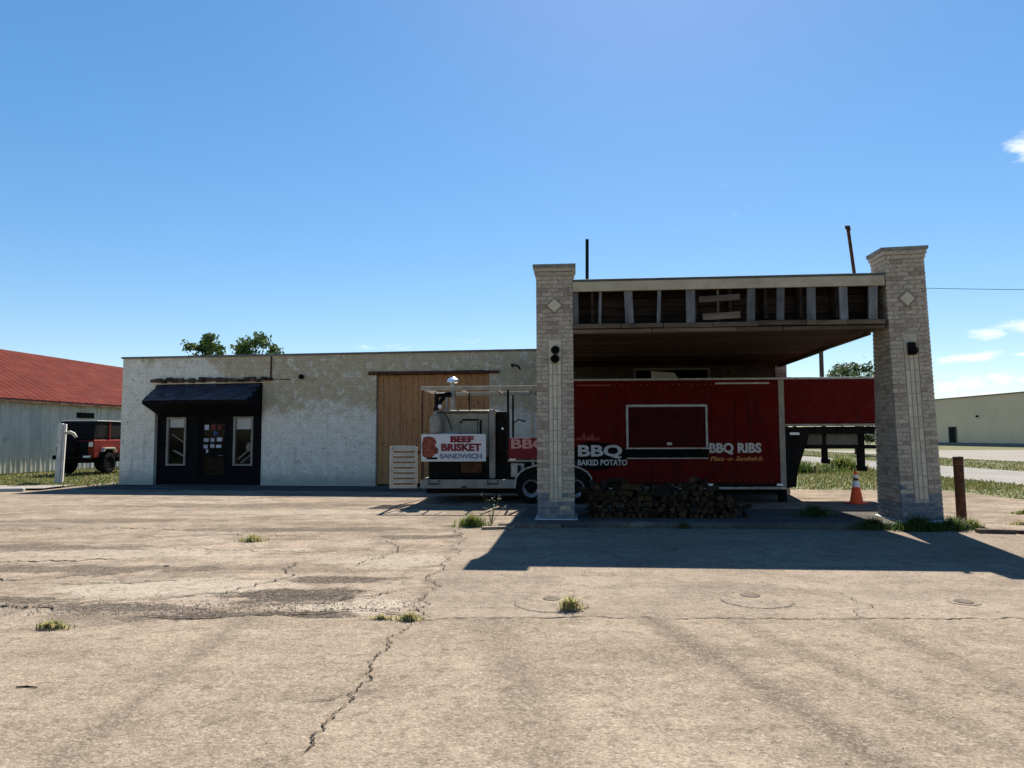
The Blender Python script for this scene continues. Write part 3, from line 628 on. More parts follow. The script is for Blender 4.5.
# boarded bay
bay = box('boarded_bay', m_darkwood, bl, 9.06, 12.8, .2, .26, .0, 3.62)
for k in range(19):
    x = 9.07 + k * .1962
    box('plank', m_plank, bay, x, x + .19, .12 + random.uniform(0, .006), .2, .03 + random.uniform(0, .04), 3.6, .004)
hb = MB()
for k in range(9): hb.box(8.8 + k * .48, 9.277 + k * .48, -.05 - random.uniform(0, .03), .1 if .6 < k < 7.5 else -.002, 3.60 + random.uniform(0, .012), 3.70 + random.uniform(-.012, .012))
hb.build('header_beam', m_rust, bl)
lm = MB().lathe([(0, 0), (.07, 0), (.09, .09), (.05, .15), (0, .16)], 12, c=(6.52, -.11, 3.50)).box(6.5, 6.54, -.09, 0, 3.6, 3.64); lm.build('wall_lamp', m_frame, bl)
MB().tube([(5.42, -.03, 3.55), (5.42, -.03, 4.28)], .025, 6).tube([(5.42, -.03, 3.52), (6.1, -.03, 3.5)], .012, 5).build('conduit', m_rust, bl)
MB().tube([(13.55, -.02, 3.8), (13.55, -.2, 3.85), (13.75, -.35, 3.8), (13.85, -.4, 3.68)], .03, 6).build('lamp_bracket', m_frame, bl)
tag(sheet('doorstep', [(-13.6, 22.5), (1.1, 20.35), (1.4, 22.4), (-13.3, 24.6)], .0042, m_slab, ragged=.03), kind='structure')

# ---------------------------------------------------------------- filling-station office behind the trailer (same frame as the canopy)
SX, SY, SR = .45, 13.1, R(-5)
def st_pt(u, v, z=0):
    c, s = math.cos(SR), math.sin(SR); return (SX + u * c - v * s, SY + u * s + v * c, z)
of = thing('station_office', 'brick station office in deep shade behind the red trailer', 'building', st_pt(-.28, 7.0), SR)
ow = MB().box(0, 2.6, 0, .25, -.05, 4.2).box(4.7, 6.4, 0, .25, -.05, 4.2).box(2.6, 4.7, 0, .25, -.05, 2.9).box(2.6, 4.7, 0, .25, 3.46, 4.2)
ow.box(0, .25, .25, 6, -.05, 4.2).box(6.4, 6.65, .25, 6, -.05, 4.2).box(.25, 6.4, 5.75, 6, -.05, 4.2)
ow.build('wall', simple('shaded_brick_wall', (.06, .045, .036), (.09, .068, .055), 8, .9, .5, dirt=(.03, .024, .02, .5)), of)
box('roof', m_roofing, of, -.05, 6.75, -.02, 6.05, 4.21, 4.3)
pm = MB()
for k in range(55): pm.box(6.402, 6.70, -.06, .249, .02 + k * .0762, .02 + k * .0762 + .066)
pm.build('corner_pilaster', m_brick, of); box('pilaster_core', m_mortar, of, 6.41, 6.69, -.05, .24, 0, 4.2)
tw = MB().box(2.6, 2.67, .06, .16, 2.9, 3.46).box(4.63, 4.7, .06, .16, 2.9, 3.46).box(2.67, 4.63, .06, .16, 2.9, 2.96).box(2.67, 4.63, .06, .16, 3.4, 3.46).build('transom_window', m_offwhite, of)
box('pane', m_glass, tw, 2.67, 4.63, .10, .108, 2.96, 3.4)
MB().prism([(3.10, 2.97), (3.95, 2.97), (3.72, 3.33), (3.08, 3.38)], .075, .09, 'y').build('pale_board', m_palepanel, tw)

# ---------------------------------------------------------------- brick pillars
BC = .0762
brick_cache = {}
def brick_mesh(L, m):
    k = (round(L, 3), m.name)
    if k not in brick_cache:
        c = .004; b = MB(); d = .055; h = .066
        b.add([(0, 0 + c, 0), (L, 0 + c, 0), (L, d, 0), (0, d, 0), (0, 0 + c, h), (L, 0 + c, h), (L, d, h), (0, d, h), (c, 0, c), (L - c, 0, c), (L - c, 0, h - c), (c, 0, h - c)],
              [(0, 3, 2, 1), (4, 5, 6, 7), (1, 2, 6, 5), (2, 3, 7, 6), (3, 0, 4, 7), (8, 9, 10, 11), (0, 1, 9, 8), (1, 5, 10, 9), (5, 4, 11, 10), (4, 0, 8, 11)])
        me = b.mesh('brick'); me.materials.append(m); brick_cache[k] = me
    return brick_cache[k]
def pillar(label, u, W, Db, Dt, H, lamp):
    p = thing('brick_pillar', label, 'pillar', st_pt(u, 0, 0), SR, 'brick canopy pillars')
    zb = .12; nC = int((H - .25 - zb) / BC)
    DZ = lambda z: Db + (Dt - Db) * z / H; Dp = Db
    core = MB().prism([(.012, 0), (DZ(0) - .012, 0), (DZ(H) - .012, H - .1), (.012, H - .1)], .012, W - .012).build('mortar_core', m_mortar, p)
    ft = MB().prism([(-.05, -.06), (W + .05, -.06), (W + .05, Dp + .05), (-.05, Dp + .05)], 0, zb - .006, 'z').build('footing', m_footing, p, .02)
    s0, s1, zs0, zs1 = W / 2 - .12, W / 2 + .12, .46, 3.36
    others = MB(); others_b = MB()
    def course(L0, L1, odd):
        xs = [L0]; x = L0 + (.1 if odd else .2032)
        while x < L1 - .05: xs.append(x); x += .2032
        xs.append(L1); return [(a, b - .0095 if b < L1 - 1e-6 else b) for a, b in zip(xs, xs[1:]) if b - a > .03]
    for i in range(nC):
        z = zb + i * BC; cm = m_brick_blue if z < random.uniform(.3, .65) else m_brick
        spans = [(0, W)] if not (zs0 - .07 < z < zs1) else [(0, s0 - .006), (s1 + .006, W)]
        for si, (a, b) in enumerate(spans):
            for x0, x1 in course(a, b, i % 2):
                o = link('brick', brick_mesh(x1 - x0, m_brick_blue if z < random.uniform(.25, .72) else m_brick), None, core)
                o.location = (x0, random.uniform(-.003, .003), z + random.uniform(-.001, .001))
        Dp = DZ(z)
        tgt = others_b if cm is m_brick_blue else others
        for x0, x1 in course(.058, Dp - .058, i % 2):
            j = random.uniform(0, .003); tgt.box(-j, .05, x0, x1, z, z + .066); j = random.uniform(0, .003); tgt.box(W - .05, W + j, x0, x1, z, z + .066)
        for x0, x1 in course(0, W, (i + 1) % 2): tgt.box(x0, x1, Dp - .05, Dp, z, z + .066)
    tag(others.build('side_brick', m_brick, p), kind='stuff'); tag(others_b.build('side_brick', m_brick_blue, p), 'lower side bricks stained bluish grey', kind='stuff')
    # fluted centre strip: three ribs of buff brick on edge
    for k in range(3):
        x = s0 + .012 + k * .076
        rb = MB(); z = zs0 + .02
        while z < 3.0:
            h = min(.194, 3.0 - z); rb.box(x, x + .062, .0 - random.uniform(0, .004), .05, z, z + h); z += .2032
        rb.build('rib', m_rib, p)
    pn = MB().box(s0 + .006, s1 - .006, .004, .05, 3.02, zs1 - .01).build('panel', m_rib, p)
    dm = MB(); c = Vector((W / 2, 0, 3.98)); q = .165
    dm.prism([(W / 2 - q, 3.98), (W / 2, 3.98 - q), (W / 2 + q, 3.98), (W / 2, 3.98 + q)], -.012, .03, 'y')
    d_ = dm.build('diamond', m_joint, p); q2 = .125
    MB().prism([(W / 2 - q2, 3.98), (W / 2, 3.98 - q2), (W / 2 + q2, 3.98), (W / 2, 3.98 + q2)], -.02, -.0125, 'y').build('inset_tile', m_rib, d_)
    ch = MB()
    zt = zb + nC * BC
    Dp = Dt
    for k, ov in enumerate((.015, .035)):
        ch.box(-ov, W + ov, -ov, Dp + ov, zt + k * BC, zt + k * BC + .068)
    ch.build('corbel_course', m_brick, p)
    zc = zt + 2 * BC - .006
    MB().add([(-.055, -.055, zc), (W + .055, -.055, zc), (W + .055, Dp + .055, zc), (-.055, Dp + .055, zc), (-.06, -.06, zc + .06), (W + .06, -.06, zc + .06), (W + .06, Dp + .06, zc + .07), (-.06, Dp + .06, zc + .07)],
             [(0, 3, 2, 1), (4, 5, 6, 7), (0, 1, 5, 4), (1, 2, 6, 5), (2, 3, 7, 6), (3, 0, 4, 7)]).build('cap', m_capst, p)
    if lamp == 'ring':
        MB().lathe([(.0, -.012), (.04, -.012), (.045, -.05), (.075, -.05), (.08, -.03), (.075, -.003), (.0, -.003)], 14, 'y', (W / 2 + .01, 0, 3.16)).build('lamp_base', m_frame, p)
        MB().lathe([(0, -.012), (.045, -.012), (.05, -.07), (.075, -.07), (.08, -.04), (.065, -.003), (0, -.003)], 14, 'y', (W / 2 + .005, 0, 3.0)).build('lamp_base', m_frame, p)
    else:
        MB().box(W / 2 - .06, W / 2 + .07, -.06, -.001, 2.98, 3.2).lathe([(0, -.16), (.05, -.15), (.075, -.08), (.06, -.06)], 12, 'y', (W / 2 + .015, 0, 3.05)).build('lamp_base', m_frame, p, .008)
    return p
pillar('left brick pillar of the canopy, standing before the trailer wheels', 0, .67, .95, .6, 4.82, 'ring')
pillar('right brick pillar of the canopy, standing beside the orange cone', 6.31, .68, 1.05, .55, 4.95, 'box').rotation_euler = (0, R(-1.7), SR)

# ---------------------------------------------------------------- canopy
cn = thing('station_canopy', 'old flat station canopy with stripped fascia and exposed studs between the pillars', 'canopy', st_pt(0, 0, 0), SR)
U0, U1, V1 = .672, 6.155, 6.92
box('fascia', m_fascia, cn, U0, U1, -.03, .03, 4.23, 4.41, .006)
box('drip_edge', m_drip, cn, U0, U1, -.05, .06, 4.412, 4.45, .005)
box('roof_deck', m_roofing, cn, U0, U1, .06, V1, 4.36, 4.40); box('roof_deck', m_roofing, cn, .1, 6.295, .86, V1, 4.30, 4.355)
for u, wd in ((.72, .11), (1.156, .05), (1.70, .15), (2.213, .06), (2.79, .16), (3.845, .14), (4.36, .13), (4.90, .15), (5.46, .14), (5.95, .15)):
    o = box('stud', m_studs, cn, -wd / 2, wd / 2, 0, .05, 0, .60, .003)
    o.location = (u, .0 + random.uniform(0, .02), 3.628); o.rotation_euler = (0, R(random.uniform(-2.6, 2.6)), 0)
for k in range(4):
    box('back_board', m_darkwood, cn, U0, U1, .42 + random.uniform(0, .02), .46, 3.66 + k * .17, 3.815 + k * .17)
for k in range(9): box('joist', m_darkwood, cn, 1.0 + k * .62, 1.05 + k * .62, .07, .415, 3.68, 4.30)
o = box('loose_board', m_greyplank, cn, -.36, .36, 0, .03, -.055, .055, .003); o.location = (3.30, -.01, 4.06); o.rotation_euler = (0, R(-3.0), 0)
o = box('loose_board', m_greyplank, cn, -.33, .33, 0, .03, -.06, .06, .003); o.location = (3.33, -.01, 3.74); o.rotation_euler = (0, R(-2.5), 0)
MB().box(3.26, 3.30, .03, .05, 3.65, 4.22).build('hanger_strip', m_greyplank, cn)
us = [U0, 1.55, 2.3, 3.17, 3.95, 4.8, 5.5, U1]
for k in range(7):
    g_ = random.uniform(.002, .014); dz = random.uniform(-.012, .012)
    o = box('beam', m_greyplank, cn, us[k], us[k + 1] - g_, -.045 + random.uniform(-.012, .012), .14, 3.548 + dz, 3.63 + dz + random.uniform(-.01, .006), .006)
us = [U0, 2.1, 3.6, 4.4, U1]
for k in range(4): box('beam_ledger', m_greyplank, cn, us[k], us[k + 1] - random.uniform(.002, .02), random.uniform(-.01, .015), .16, 3.465 + random.uniform(-.008, .008), 3.53, .006)
for k in range(27):
    v = .165 + k * .25
    box('soffit_board', m_soffit, cn, U0 if v < .85 else .1, U1 if v < .85 else 6.15, v, v + .243, 3.50 + random.uniform(0, .006), 3.53)
box('side_trim', m_greyplank, cn, 6.16, 6.215, .80, V1, 3.46, 3.56); box('side_fascia', m_fascia, cn, 6.22, 6.295, .62, V1, 3.52, 4.295)
box('side_fascia', m_fascia, cn, .03, .095, .81, V1, 3.5, 4.295)
MB().tube([(5.9, .4, 3.44), (6.15, 3.5, 3.44), (6.2, 6.8, 3.44)], .02, 6).build('conduit', m_greyplank, cn)
pp = thing('vent_pipe', 'thin upright vent pipe on the canopy roof by the left pillar', 'pipe', st_pt(.96, 1.3, 4.40), 0, 'vent pipes on the canopy roof')
MB().tube([(0, 0, 0), (0, 0, .25)], .022, 8).build('sleeve', m_alum, pp); MB().tube([(0, 0, .2505), (.01, 0, 1.16)], .033, 8).build('pipe', m_frame, pp)
pp = thing('vent_pipe', 'leaning rusty vent pipe with bent top beside the right pillar', 'pipe', st_pt(6.0, .9, 4.40), 0, 'vent pipes on the canopy roof')
MB().tube([(.02, 0, 0), (-.09, 0, 1.10)], .032, 8).build('pipe', m_rust, pp); MB().tube([(-.13, 0, 1.14), (-.09, 0, 1.15), (-.08, 0, 1.08)], .042, 8).build('bent_top', m_rust, pp)

# ---------------------------------------------------------------- pump island, firewood, kerb pieces
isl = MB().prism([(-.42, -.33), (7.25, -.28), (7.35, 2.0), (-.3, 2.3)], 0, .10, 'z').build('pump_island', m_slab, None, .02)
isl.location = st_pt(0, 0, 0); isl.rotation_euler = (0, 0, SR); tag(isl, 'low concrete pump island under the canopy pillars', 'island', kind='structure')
lg = []
for k in range(5):
    rr = random.Random(40 + k); b = MB(); L = .40; r = .075
    if k < 3: prof = [(0, -.01), (r * 1.1, .0), (r * .9, r * .75), (r * .35, r * 1.15)]
    elif k == 3: prof = [(-r * .8, 0), (r * .8, .0), (r * .7, r * .7), (0, r * 1.05), (-r * .75, r * .6)]
    else: prof = [(r * .8 * math.cos(a * math.pi / 4), r * .8 * math.sin(a * math.pi / 4) + r * .7) for a in range(8)]
    prof = [(x * rr.uniform(.85, 1.15) - (.035 if k < 3 else 0), z * rr.uniform(.85, 1.15)) for x, z in prof]
    b.prism(prof, 0, L, 'y'); b.mi = [1, 1] + [0] * len(prof)
    if k < 4: b.mi[2] = 1; b.mi[-1] = 1
    me = b.mesh('firewood_log'); me.materials.append(m_barkwood); me.materials.append(m_cutwood); lg.append(me)
cnt = 0
for dep, v0 in ((0, .32), (1, .78)):
    for row in range(7):
        z = .10 + row * .098
        n = 26
        for c in range(n):
            u = .95 + c * .112 + (row % 2) * .05
            hh = .68 - .02 * row if u < 2.7 else max(0, .68 - (u - 2.7) * .45)
            hh *= (1 + .16 * math.sin(u * 4.1 + dep + .6) + .10 * math.sin(u * 13))
            if z - .10 > hh - .06 or (dep and row < 3): continue
            if random.random() < .04: continue
            o = link('firewood_log', random.choice(lg)); q = random.uniform(.75, 1.3); o.scale = (q, random.uniform(.8, 1.15), q)
            a = random.gauss(0, .25) if random.random() < .55 else random.uniform(-1.4, 1.4)
            x, y, zz = st_pt(u + random.uniform(-.02, .02), v0 + random.uniform(-.07, .07) + (.06 * row), z + random.uniform(0, .012))
            o.location = (x, y, zz); o.rotation_euler = (random.gauss(0, .10), random.uniform(-.9, .9) * (row > 0), SR + a)
            tag(o, 'split firewood log in the dark heap between the brick pillars', 'firewood', 'firewood heap under the canopy'); cnt += 1
# loose sticks poking from the heap
for k in range(7):
    u = random.uniform(1.1, 3.6); x, y, z = st_pt(u, .22 + random.uniform(-.05, .3), .12 + random.uniform(0, .5))
    a = random.uniform(-.6, .6); L = random.uniform(.35, .6)
    o = MB().tube([(-L / 2, 0, 0), (0, .02, .03), (L / 2, 0, random.uniform(-.03, .12))], [.022, .019, .012], 6).build('branch', m_barkwood)
    o.location = (x, y, z); o.rotation_euler = (0, random.uniform(-.3, .3), a); tag(o, 'loose crooked branch lying on the firewood heap', 'branch', 'loose branches on the firewood')
ws = thing('wheel_stop', 'broken dark wheel stop lying on the concrete near the rusty post', 'wheel stop', (7.95, 11.75, 0), R(-12))
MB().prism([(-.09, 0), (.09, 0), (.07, .07), (-.07, .07)], -.42, .12, 'x').build('stop_piece', m_rotwood, ws, .01)
o = MB().prism([(-.08, 0), (.08, 0), (.06, .06), (-.06, .06)], .16, .42, 'x').build('stop_piece', m_rotwood, ws, .01); o.rotation_euler = (0, 0, R(6))
ws = tag(MB().box(-.55, .55, -.06, .06, 0, .07).build('kerb_stone', m_lid, None, .012), 'low dark kerb stone left of the left pillar foot', 'kerb stone'); ws.location = (.3, 12.72, 0); ws.rotation_euler = (0, 0, SR)
ws = tag(MB().box(-1.9, 1.9, -.07, .07, -.02, .10).build('kerb_stone', m_concrete, None, .015), 'long low kerb at the lot edge by the white post, far left', 'kerb stone'); ws.location = (-16.5, 21.55, 0); ws.rotation_euler = (0, 0, R(5))
ws = tag(MB().box(-.28, .28, -.07, .07, 0, .05).build('kerb_stone', m_apron, None, .012), 'pale broken kerb piece beside the bright green weed patch', 'kerb stone'); ws.location = (-.25, 12.55, 0); ws.rotation_euler = (0, 0, R(10))

def filler(label, x, y, r, lid_r, lx, ly, ring=True):
    t = thing('filler_cap', label, 'filler cap', (x, y, .004), 0, 'fuel tank filler caps in the apron')
    MB().lathe([(r * .97, .0), (r * .95, .005), (0, .006)], 36).build('concrete_collar', m_apron, t)
    if ring:
        rg = MB(); pr = []
        for k in range(49):
            a = R(175 + k * 3.4); q = r * (1 + random.uniform(-.03, .03)); w_ = random.uniform(.0, .007); pr.append((q, a, w_))
        vs_ = []; 
        for q, a, w_ in pr: vs_ += [((q - w_) * math.cos(a), (q - w_) * math.sin(a), .0075), ((q + w_) * math.cos(a), (q + w_) * math.sin(a), .0075)]
        rg.add(vs_, [(2 * i, 2 * i + 1, 2 * i + 3, 2 * i + 2) for i in range(48)]); rg.build('ring_crack', m_crack, t)
    MB().lathe([(lid_r, .0), (lid_r, .006), (lid_r * .92, .008), (lid_r * .8, .005), (0, .006)], 24, c=(lx, ly, .004)).build('lid', m_lid, t)
filler('steel filler cap in a cracked concrete ring, nearest the pale weed tuft', .38, 7.0, .36, .085, .0, .18)
filler('steel filler cap in a cracked concrete ring, right of the pale weed tuft', 2.36, 7.1, .34, .10, .0, .2)
filler('small dark filler cap far right on the apron', 4.30, 7.0, .15, .085, 0, 0, False)
o = tag(MB().tube([(-.07, 0, .006), (-.01, .012, .007), (.07, -.005, .006)], [.004, .006, .003], 5).build('twig', m_rotwood), 'small dark twig lying on the left foreground road', 'twig'); o.location = (-3.1, 4.72, .008)
o = tag(MB().box(-.03, .03, -.02, .02, 0, .012).build('litter_scrap', m_white), 'tiny white litter scrap on the broken paving', 'litter'); o.location = (-4.3, 9.1, .012)

# ---------------------------------------------------------------- barbecue trailer
tr = thing('barbecue_trailer', 'long dark red gooseneck concession trailer with open smoker porch at its rear', 'trailer', (-2.2, 17.3, 0), R(-3))
TB, TE, TZ0, TZ1, TW = 3.15, 8.48, .42, 2.93, 2.4
box('box_body', m_red, tr, TB, TE - .005, .02, TW, TZ0, TZ1, .03)
for k in range(5):                                             # wall sheets, seams left open
    x0 = TB + .02 + k * 1.07
    if k in (1, 2, 3): continue
    box('wall_sheet', m_red, tr, x0, x0 + 1.055, .006, .0195, TZ0 + .1, TZ1 - .1, .003)
for x0, x1 in ((4.235, 4.88), (6.9, 7.42)): box('wall_sheet', m_red, tr, x0, x1, .006, .0195, TZ0 + .1, TZ1 - .1, .003)
box('wall_sheet', m_red, tr, 4.885, 6.895, .006, .0195, 2.36, TZ1 - .1, .003); box('wall_sheet', m_red, tr, 4.885, 6.895, .006, .0195, TZ0 + .1, 1.02, .003)
box('roof_trim', m_alum, tr, TB, TE + .35, -.015, .05, TZ1 - .03, TZ1 + .02, .006)
box('corner_trim', m_offwhite, tr, TE - .03, TE + .1, -.02, .06, TZ0 - .02, TZ1 - .035, .008)
box('bottom_trim', m_alum, tr, TB + 1.0, TE + .1, -.022, .04, TZ0 - .08, TZ0 - .0225, .006)
box('bottom_trim', m_frame, tr, TB + 1.0, TE - .04, .0, .05, TZ0 - .02, TZ0 + .06)
for x in (4.87, 6.82, 8.42): box('marker_light', m_clear, tr, x - .07, x + .07, -.04, -.001, TZ0 - .0, TZ0 + .055, .006)
box('faded_stripe', m_flame, tr, 3.75, 4.55, -.004, .005, 2.77, 2.82); box('faded_stripe', m_alum, tr, 7.0, 8.25, -.004, .005, 2.80, 2.84)
for x in (3.72, 4.23, 7.43, 7.95):
    sm_ = MB().box(x - .012, x + .012, .0, .0055, TZ0 + .1, TZ1 - .1)
    sm_.build('seam_strip', m_red, tr)
rv = MB()
for x in [3.3 + .15 * k for k in range(34)]:
    for z in (TZ0 + .13, TZ1 - .13): rv.lathe([(.009, 0.0055), (.006, -.001), (0, -.002)], 6, 'y', (x, 0, z))
tag(rv.build('rivet', m_alum, tr), kind='stuff')
# serving hatch
ht = box('serving_hatch', m_reddark, tr, 4.95, 6.75, -.012, .019, 1.36, 2.27, .004)
hf = MB().box(4.90, 4.95, -.03, .018, 1.32, 2.33).box(6.75, 6.80, -.03, .018, 1.32, 2.33).box(4.95, 6.75, -.03, .018, 2.27, 2.33).build('hatch_frame', m_alum, ht, .004)
box('counter_shelf', m_alum, ht, 4.88, 6.9, -.14, .018, 1.28, 1.318, .005); box('hatch_latch', m_alum, ht, 5.84, 5.96, -.04, -.0125, 1.37, 1.44, .005)
box('shelf_apron', m_signblack, ht, 4.9, 6.80, -.006, .018, 1.08, 1.278); box('lower_rail', m_alum, ht, 4.9, 6.80, -.02, .018, 1.05, 1.078, .004)
# lettering
lb = MB(); pts = [(4.26 + .66 * math.cos(a) * (1 + .05 * math.sin(5 * a)), 1.13 + .33 * math.sin(a) * (1 + .08 * math.sin(3 * a + 1))) for a in [k * math.pi / 18 for k in range(36)]]
pn = lb.prism(pts, -.008, .005, 'y').build('sign_panel', m_signblack, tr)
text_mesh('lettering', 'BBQ', .36, m_cream, pn, (4.27, -.012, 1.23), 1.04, .012)
text_mesh('lettering', 'BAKED POTATO', .18, m_cream, pn, (4.33, -.012, .96), 1.16, .006)
fl = MB()
for k, (x, h) in enumerate(((3.78, .10), (3.9, .2), (4.0, .13), (4.1, .19), (4.22, .09))): fl.prism([(x - .07, 1.49), (x + .07, 1.49), (x + .05, 1.49 + h * .5), (x + .02, 1.49 + h), (x - .05, 1.49 + h * .45)], -.006 - k * .0006, .005, 'y')
fl.build('flame_print', m_flame, tr)
text_mesh('lettering', 'BBQ RIBS', .30, m_cream, tr, (7.42, -.004, 1.29), 1.2, .012)
text_mesh('lettering', 'Plate -n- Sandwich', .15, m_orange, tr, (7.44, -.004, 1.05), 1.2, .004, shear=.25)
# porch: deck, posts, roof frame, smoker
dk = MB().box(0, 2.32, 0, .08, .36, .57).box(0, .08, .08, TW, .36, .57).box(0, 3.15, TW - .08, TW, .36, .57).build('deck_frame', m_offwhite, tr, .012)
box('deck_floor', m_frame, tr, .08, 3.14, .081, TW - .081, .50, .56)
for x in (.22, 1.62):
    MB().tube([(x, -.008, .54), (x, -.05, .54), (x, -.06, .47), (x + .24, -.06, .47), (x + .24, -.05, .54), (x + .24, -.008, .54)], .014, 6).build('grab_handle', m_frame, dk)
box('latch_plate', m_rust, dk, 1.0, 1.12, -.025, -.001, .375, .42)
rfm = MB().box(0, 3.15, 0, .06, 2.70, 2.80).box(0, 3.15, TW - .06, TW, 2.70, 2.80).box(0, .06, .061, TW - .061, 2.70, 2.80)
for x in (.9, 1.8, 2.6): rfm.box(x, x + .04, .061, TW - .061, 2.71, 2.77)
rfm.build('roof_frame', simple('tan_steel', (.30, .26, .20), (.40, .35, .28), 5, .7, .2, dirt=(.16, .12, .09, .7)), tr, .008)
for x, y, m in ((.02, .01, m_rust), (2.08, .01, m_frame), (.02, TW - .07, m_frame), (2.08, TW - .07, m_frame), (2.66, .02, m_offwhite)):
    box('post', m, tr, x, x + (.07 if m is m_offwhite else .05), y, y + .05, .571, 2.699)
for x in (.32, 1.15): box('cross_bar', m_frame, tr, x, x + .03, .085, .115, 2.22, 2.66)
sk = MB().box(.22, 1.62, .45, 1.75, 1.05, 2.24).build('smoker', m_steel, tr, .03)
box('smoker_door', m_steel, sk, .92, 1.38, .415, .449, 1.50, 1.97, .01); MB().tube([(1.34, .40, 1.6), (1.34, .36, 1.65), (1.34, .36, 1.9), (1.34, .40, 1.95)], .012, 6).build('door_handle', m_frame, sk)
box('door_gap', m_frame, sk, 1.39, 1.43, .435, .449, 1.5, 2.0); box('door_gap', m_frame, sk, .95, 1.36, .435, .449, 1.98, 2.02)
box('smoker_shelf', m_alum, sk, .2, .85, .2, .449, 1.62, 1.68, .006)
box('end_panel', m_offwhite, sk, 1.625, 1.78, .30, 1.7, .575, 2.25, .025); box('end_panel', m_frame, sk, 1.785, 2.05, .4, 1.7, .575, 2.2, .02)
MB().lathe([(0, 0), (.03, 0), (.03, .02), (0, .03)], 10, 'y', (1.95, .36, 1.78)).build('gauge', m_clear, sk)
box('firebox', m_frame, sk, .15, 1.62, .3, 1.75, .575, 1.04, .02)
box('firebox_door', m_rust, sk, .95, 1.45, .26, .2995, .72, .98, .008)
MB().tube([(.66, .9, 2.24), (.66, .9, 2.92)], .075, 12).build('stack', m_alum, sk); MB().lathe([(.10, 2.93), (.15, 2.96), (.14, 3.03), (.06, 3.09), (0, 3.10)], 16, c=(.66, .9, 0)).build('stack_cap', m_chrome, sk)
MB().tube([(.27, .5, 1.62), (.27, .5, 2.25), (.40, .7, 2.5), (.5, .8, 2.6)], .05, 8).tube([(.30, .6, 2.3), (.30, .6, 2.62), (.6, .8, 2.64)], .07, 8).build('pipe', m_frame, sk)
MB().lathe([(0, 0), (.05, .01), (.05, .04), (0, .05)], 10, 'y', (.40, .42, 2.33)).build('gauge', m_clear, sk)
MB().tube([(.52, .75, 2.25), (.52, .75, 2.6)], .035, 8).build('pipe', m_alum, sk)
MB().lathe([(0, 0), (.14, .02), (.15, .08), (.15, .34), (.13, .42), (.05, .46), (.05, .52), (0, .52)], 16, c=(.34, .2, 1.66)).build('gas_bottle', m_offwhite, tr, smooth=True)
MB().tube([(.36, .2, 2.16), (.5, .15, 2.2), (.62, .25, 2.05), (.7, .4, 1.75)], .012, 6).build('hose', m_frame, tr)
for x, z in ((.95, 1.55), (.95, 1.92)): box('hinge', m_rust, sk, x - .06, x + .02, .40, .4145, z, z + .05)
MB().box(.3, 1.6, .40, .449, 1.06, 1.10).box(.3, 1.6, .43, .449, 2.16, 2.19).build('smoker_rail', m_rust, sk)
MB().tube([(2.2, .3, .575), (2.2, .3, 1.9), (2.35, .3, 2.0), (2.5, .3, 1.95)], .02, 6).build('pipe', m_frame, tr)
MB().lathe([(0, 0), (.16, .0), (.17, .05), (.16, .3), (.17, .32), (0, .32)], 14, c=(2.75, .4, 1.045)).build('pot', m_steel, tr, smooth=True)
box('back_panel', m_frame, tr, 2.15, 3.1, TW - .12, TW - .085, .58, 1.5)
# white banner on the porch rail
bn = box('banner', m_sign, tr, .03, 1.58, -.035, -.004, 1.0, 1.65, .004)
bn['label'] = 'white banner reading beef brisket sandwich'
mt = MB().prism([(.06, 1.13), (.13, 1.09), (.27, 1.09), (.36, 1.17), (.44, 1.20), (.43, 1.31), (.36, 1.37), (.40, 1.47), (.33, 1.57), (.20, 1.60), (.08, 1.57), (.045, 1.4)], -.040, -.0355, 'y').build('sandwich_print', m_meat, bn)
box('sandwich_print', m_signblack, bn, .16, .42, -.039, -.0355, 1.05, 1.10)
text_mesh('lettering', 'BEEF', .19, m_maroon, bn, (1.0, -.040, 1.52), .56, .012); text_mesh('lettering', 'BRISKET', .23, m_maroon, bn, (.98, -.040, 1.325), .96, .012); text_mesh('lettering', 'SANDWICH', .15, m_bluegrey, bn, (.98, -.040, 1.12), 1.02, .008)
b2 = box('banner', m_bannerred, tr, 2.12, 3.14, -.03, -.004, 1.06, 1.55, .004); b2['label'] = 'crimson banner reading barbecue'
text_mesh('lettering', 'BBQ', .30, simple('banner_pink', (.50, .22, .20), (.60, .30, .27), 8, .5, 0), b2, (2.62, -.035, 1.40), .9, .01)
cb = box('cabinet', m_frame, tr, 2.1, 3.1, .1, .7, .575, 1.04, .01); box('cabinet_door', m_alum, cb, 2.16, 2.48, .075, .099, .62, .95, .008)
box('rail', m_offwhite, tr, 2.1, 3.14, -.02, .03, .99, 1.035)
# slatted ramp folded up at the rear
rp = MB().box(-.74, -.67, -.02, .05, .36, 1.36).build('ramp_gate', m_white, tr, .006); box('stile', m_white, rp, -.13, -.07, -.02, .05, .36, 1.34, .006)
for k in range(8):
    o = box('slat', m_white, rp, -.67, -.13, -.012, .03, 0, .075 if k < 7 else .12, .004); o.location = (0, 0, .37 + k * .127); o.rotation_euler = (R(-14), 0, 0)
MB().box(-.07, .0, .0, .04, .42, .48).box(-.07, 0, .0, .04, 1.2, 1.24).build('hinge', m_frame, rp)
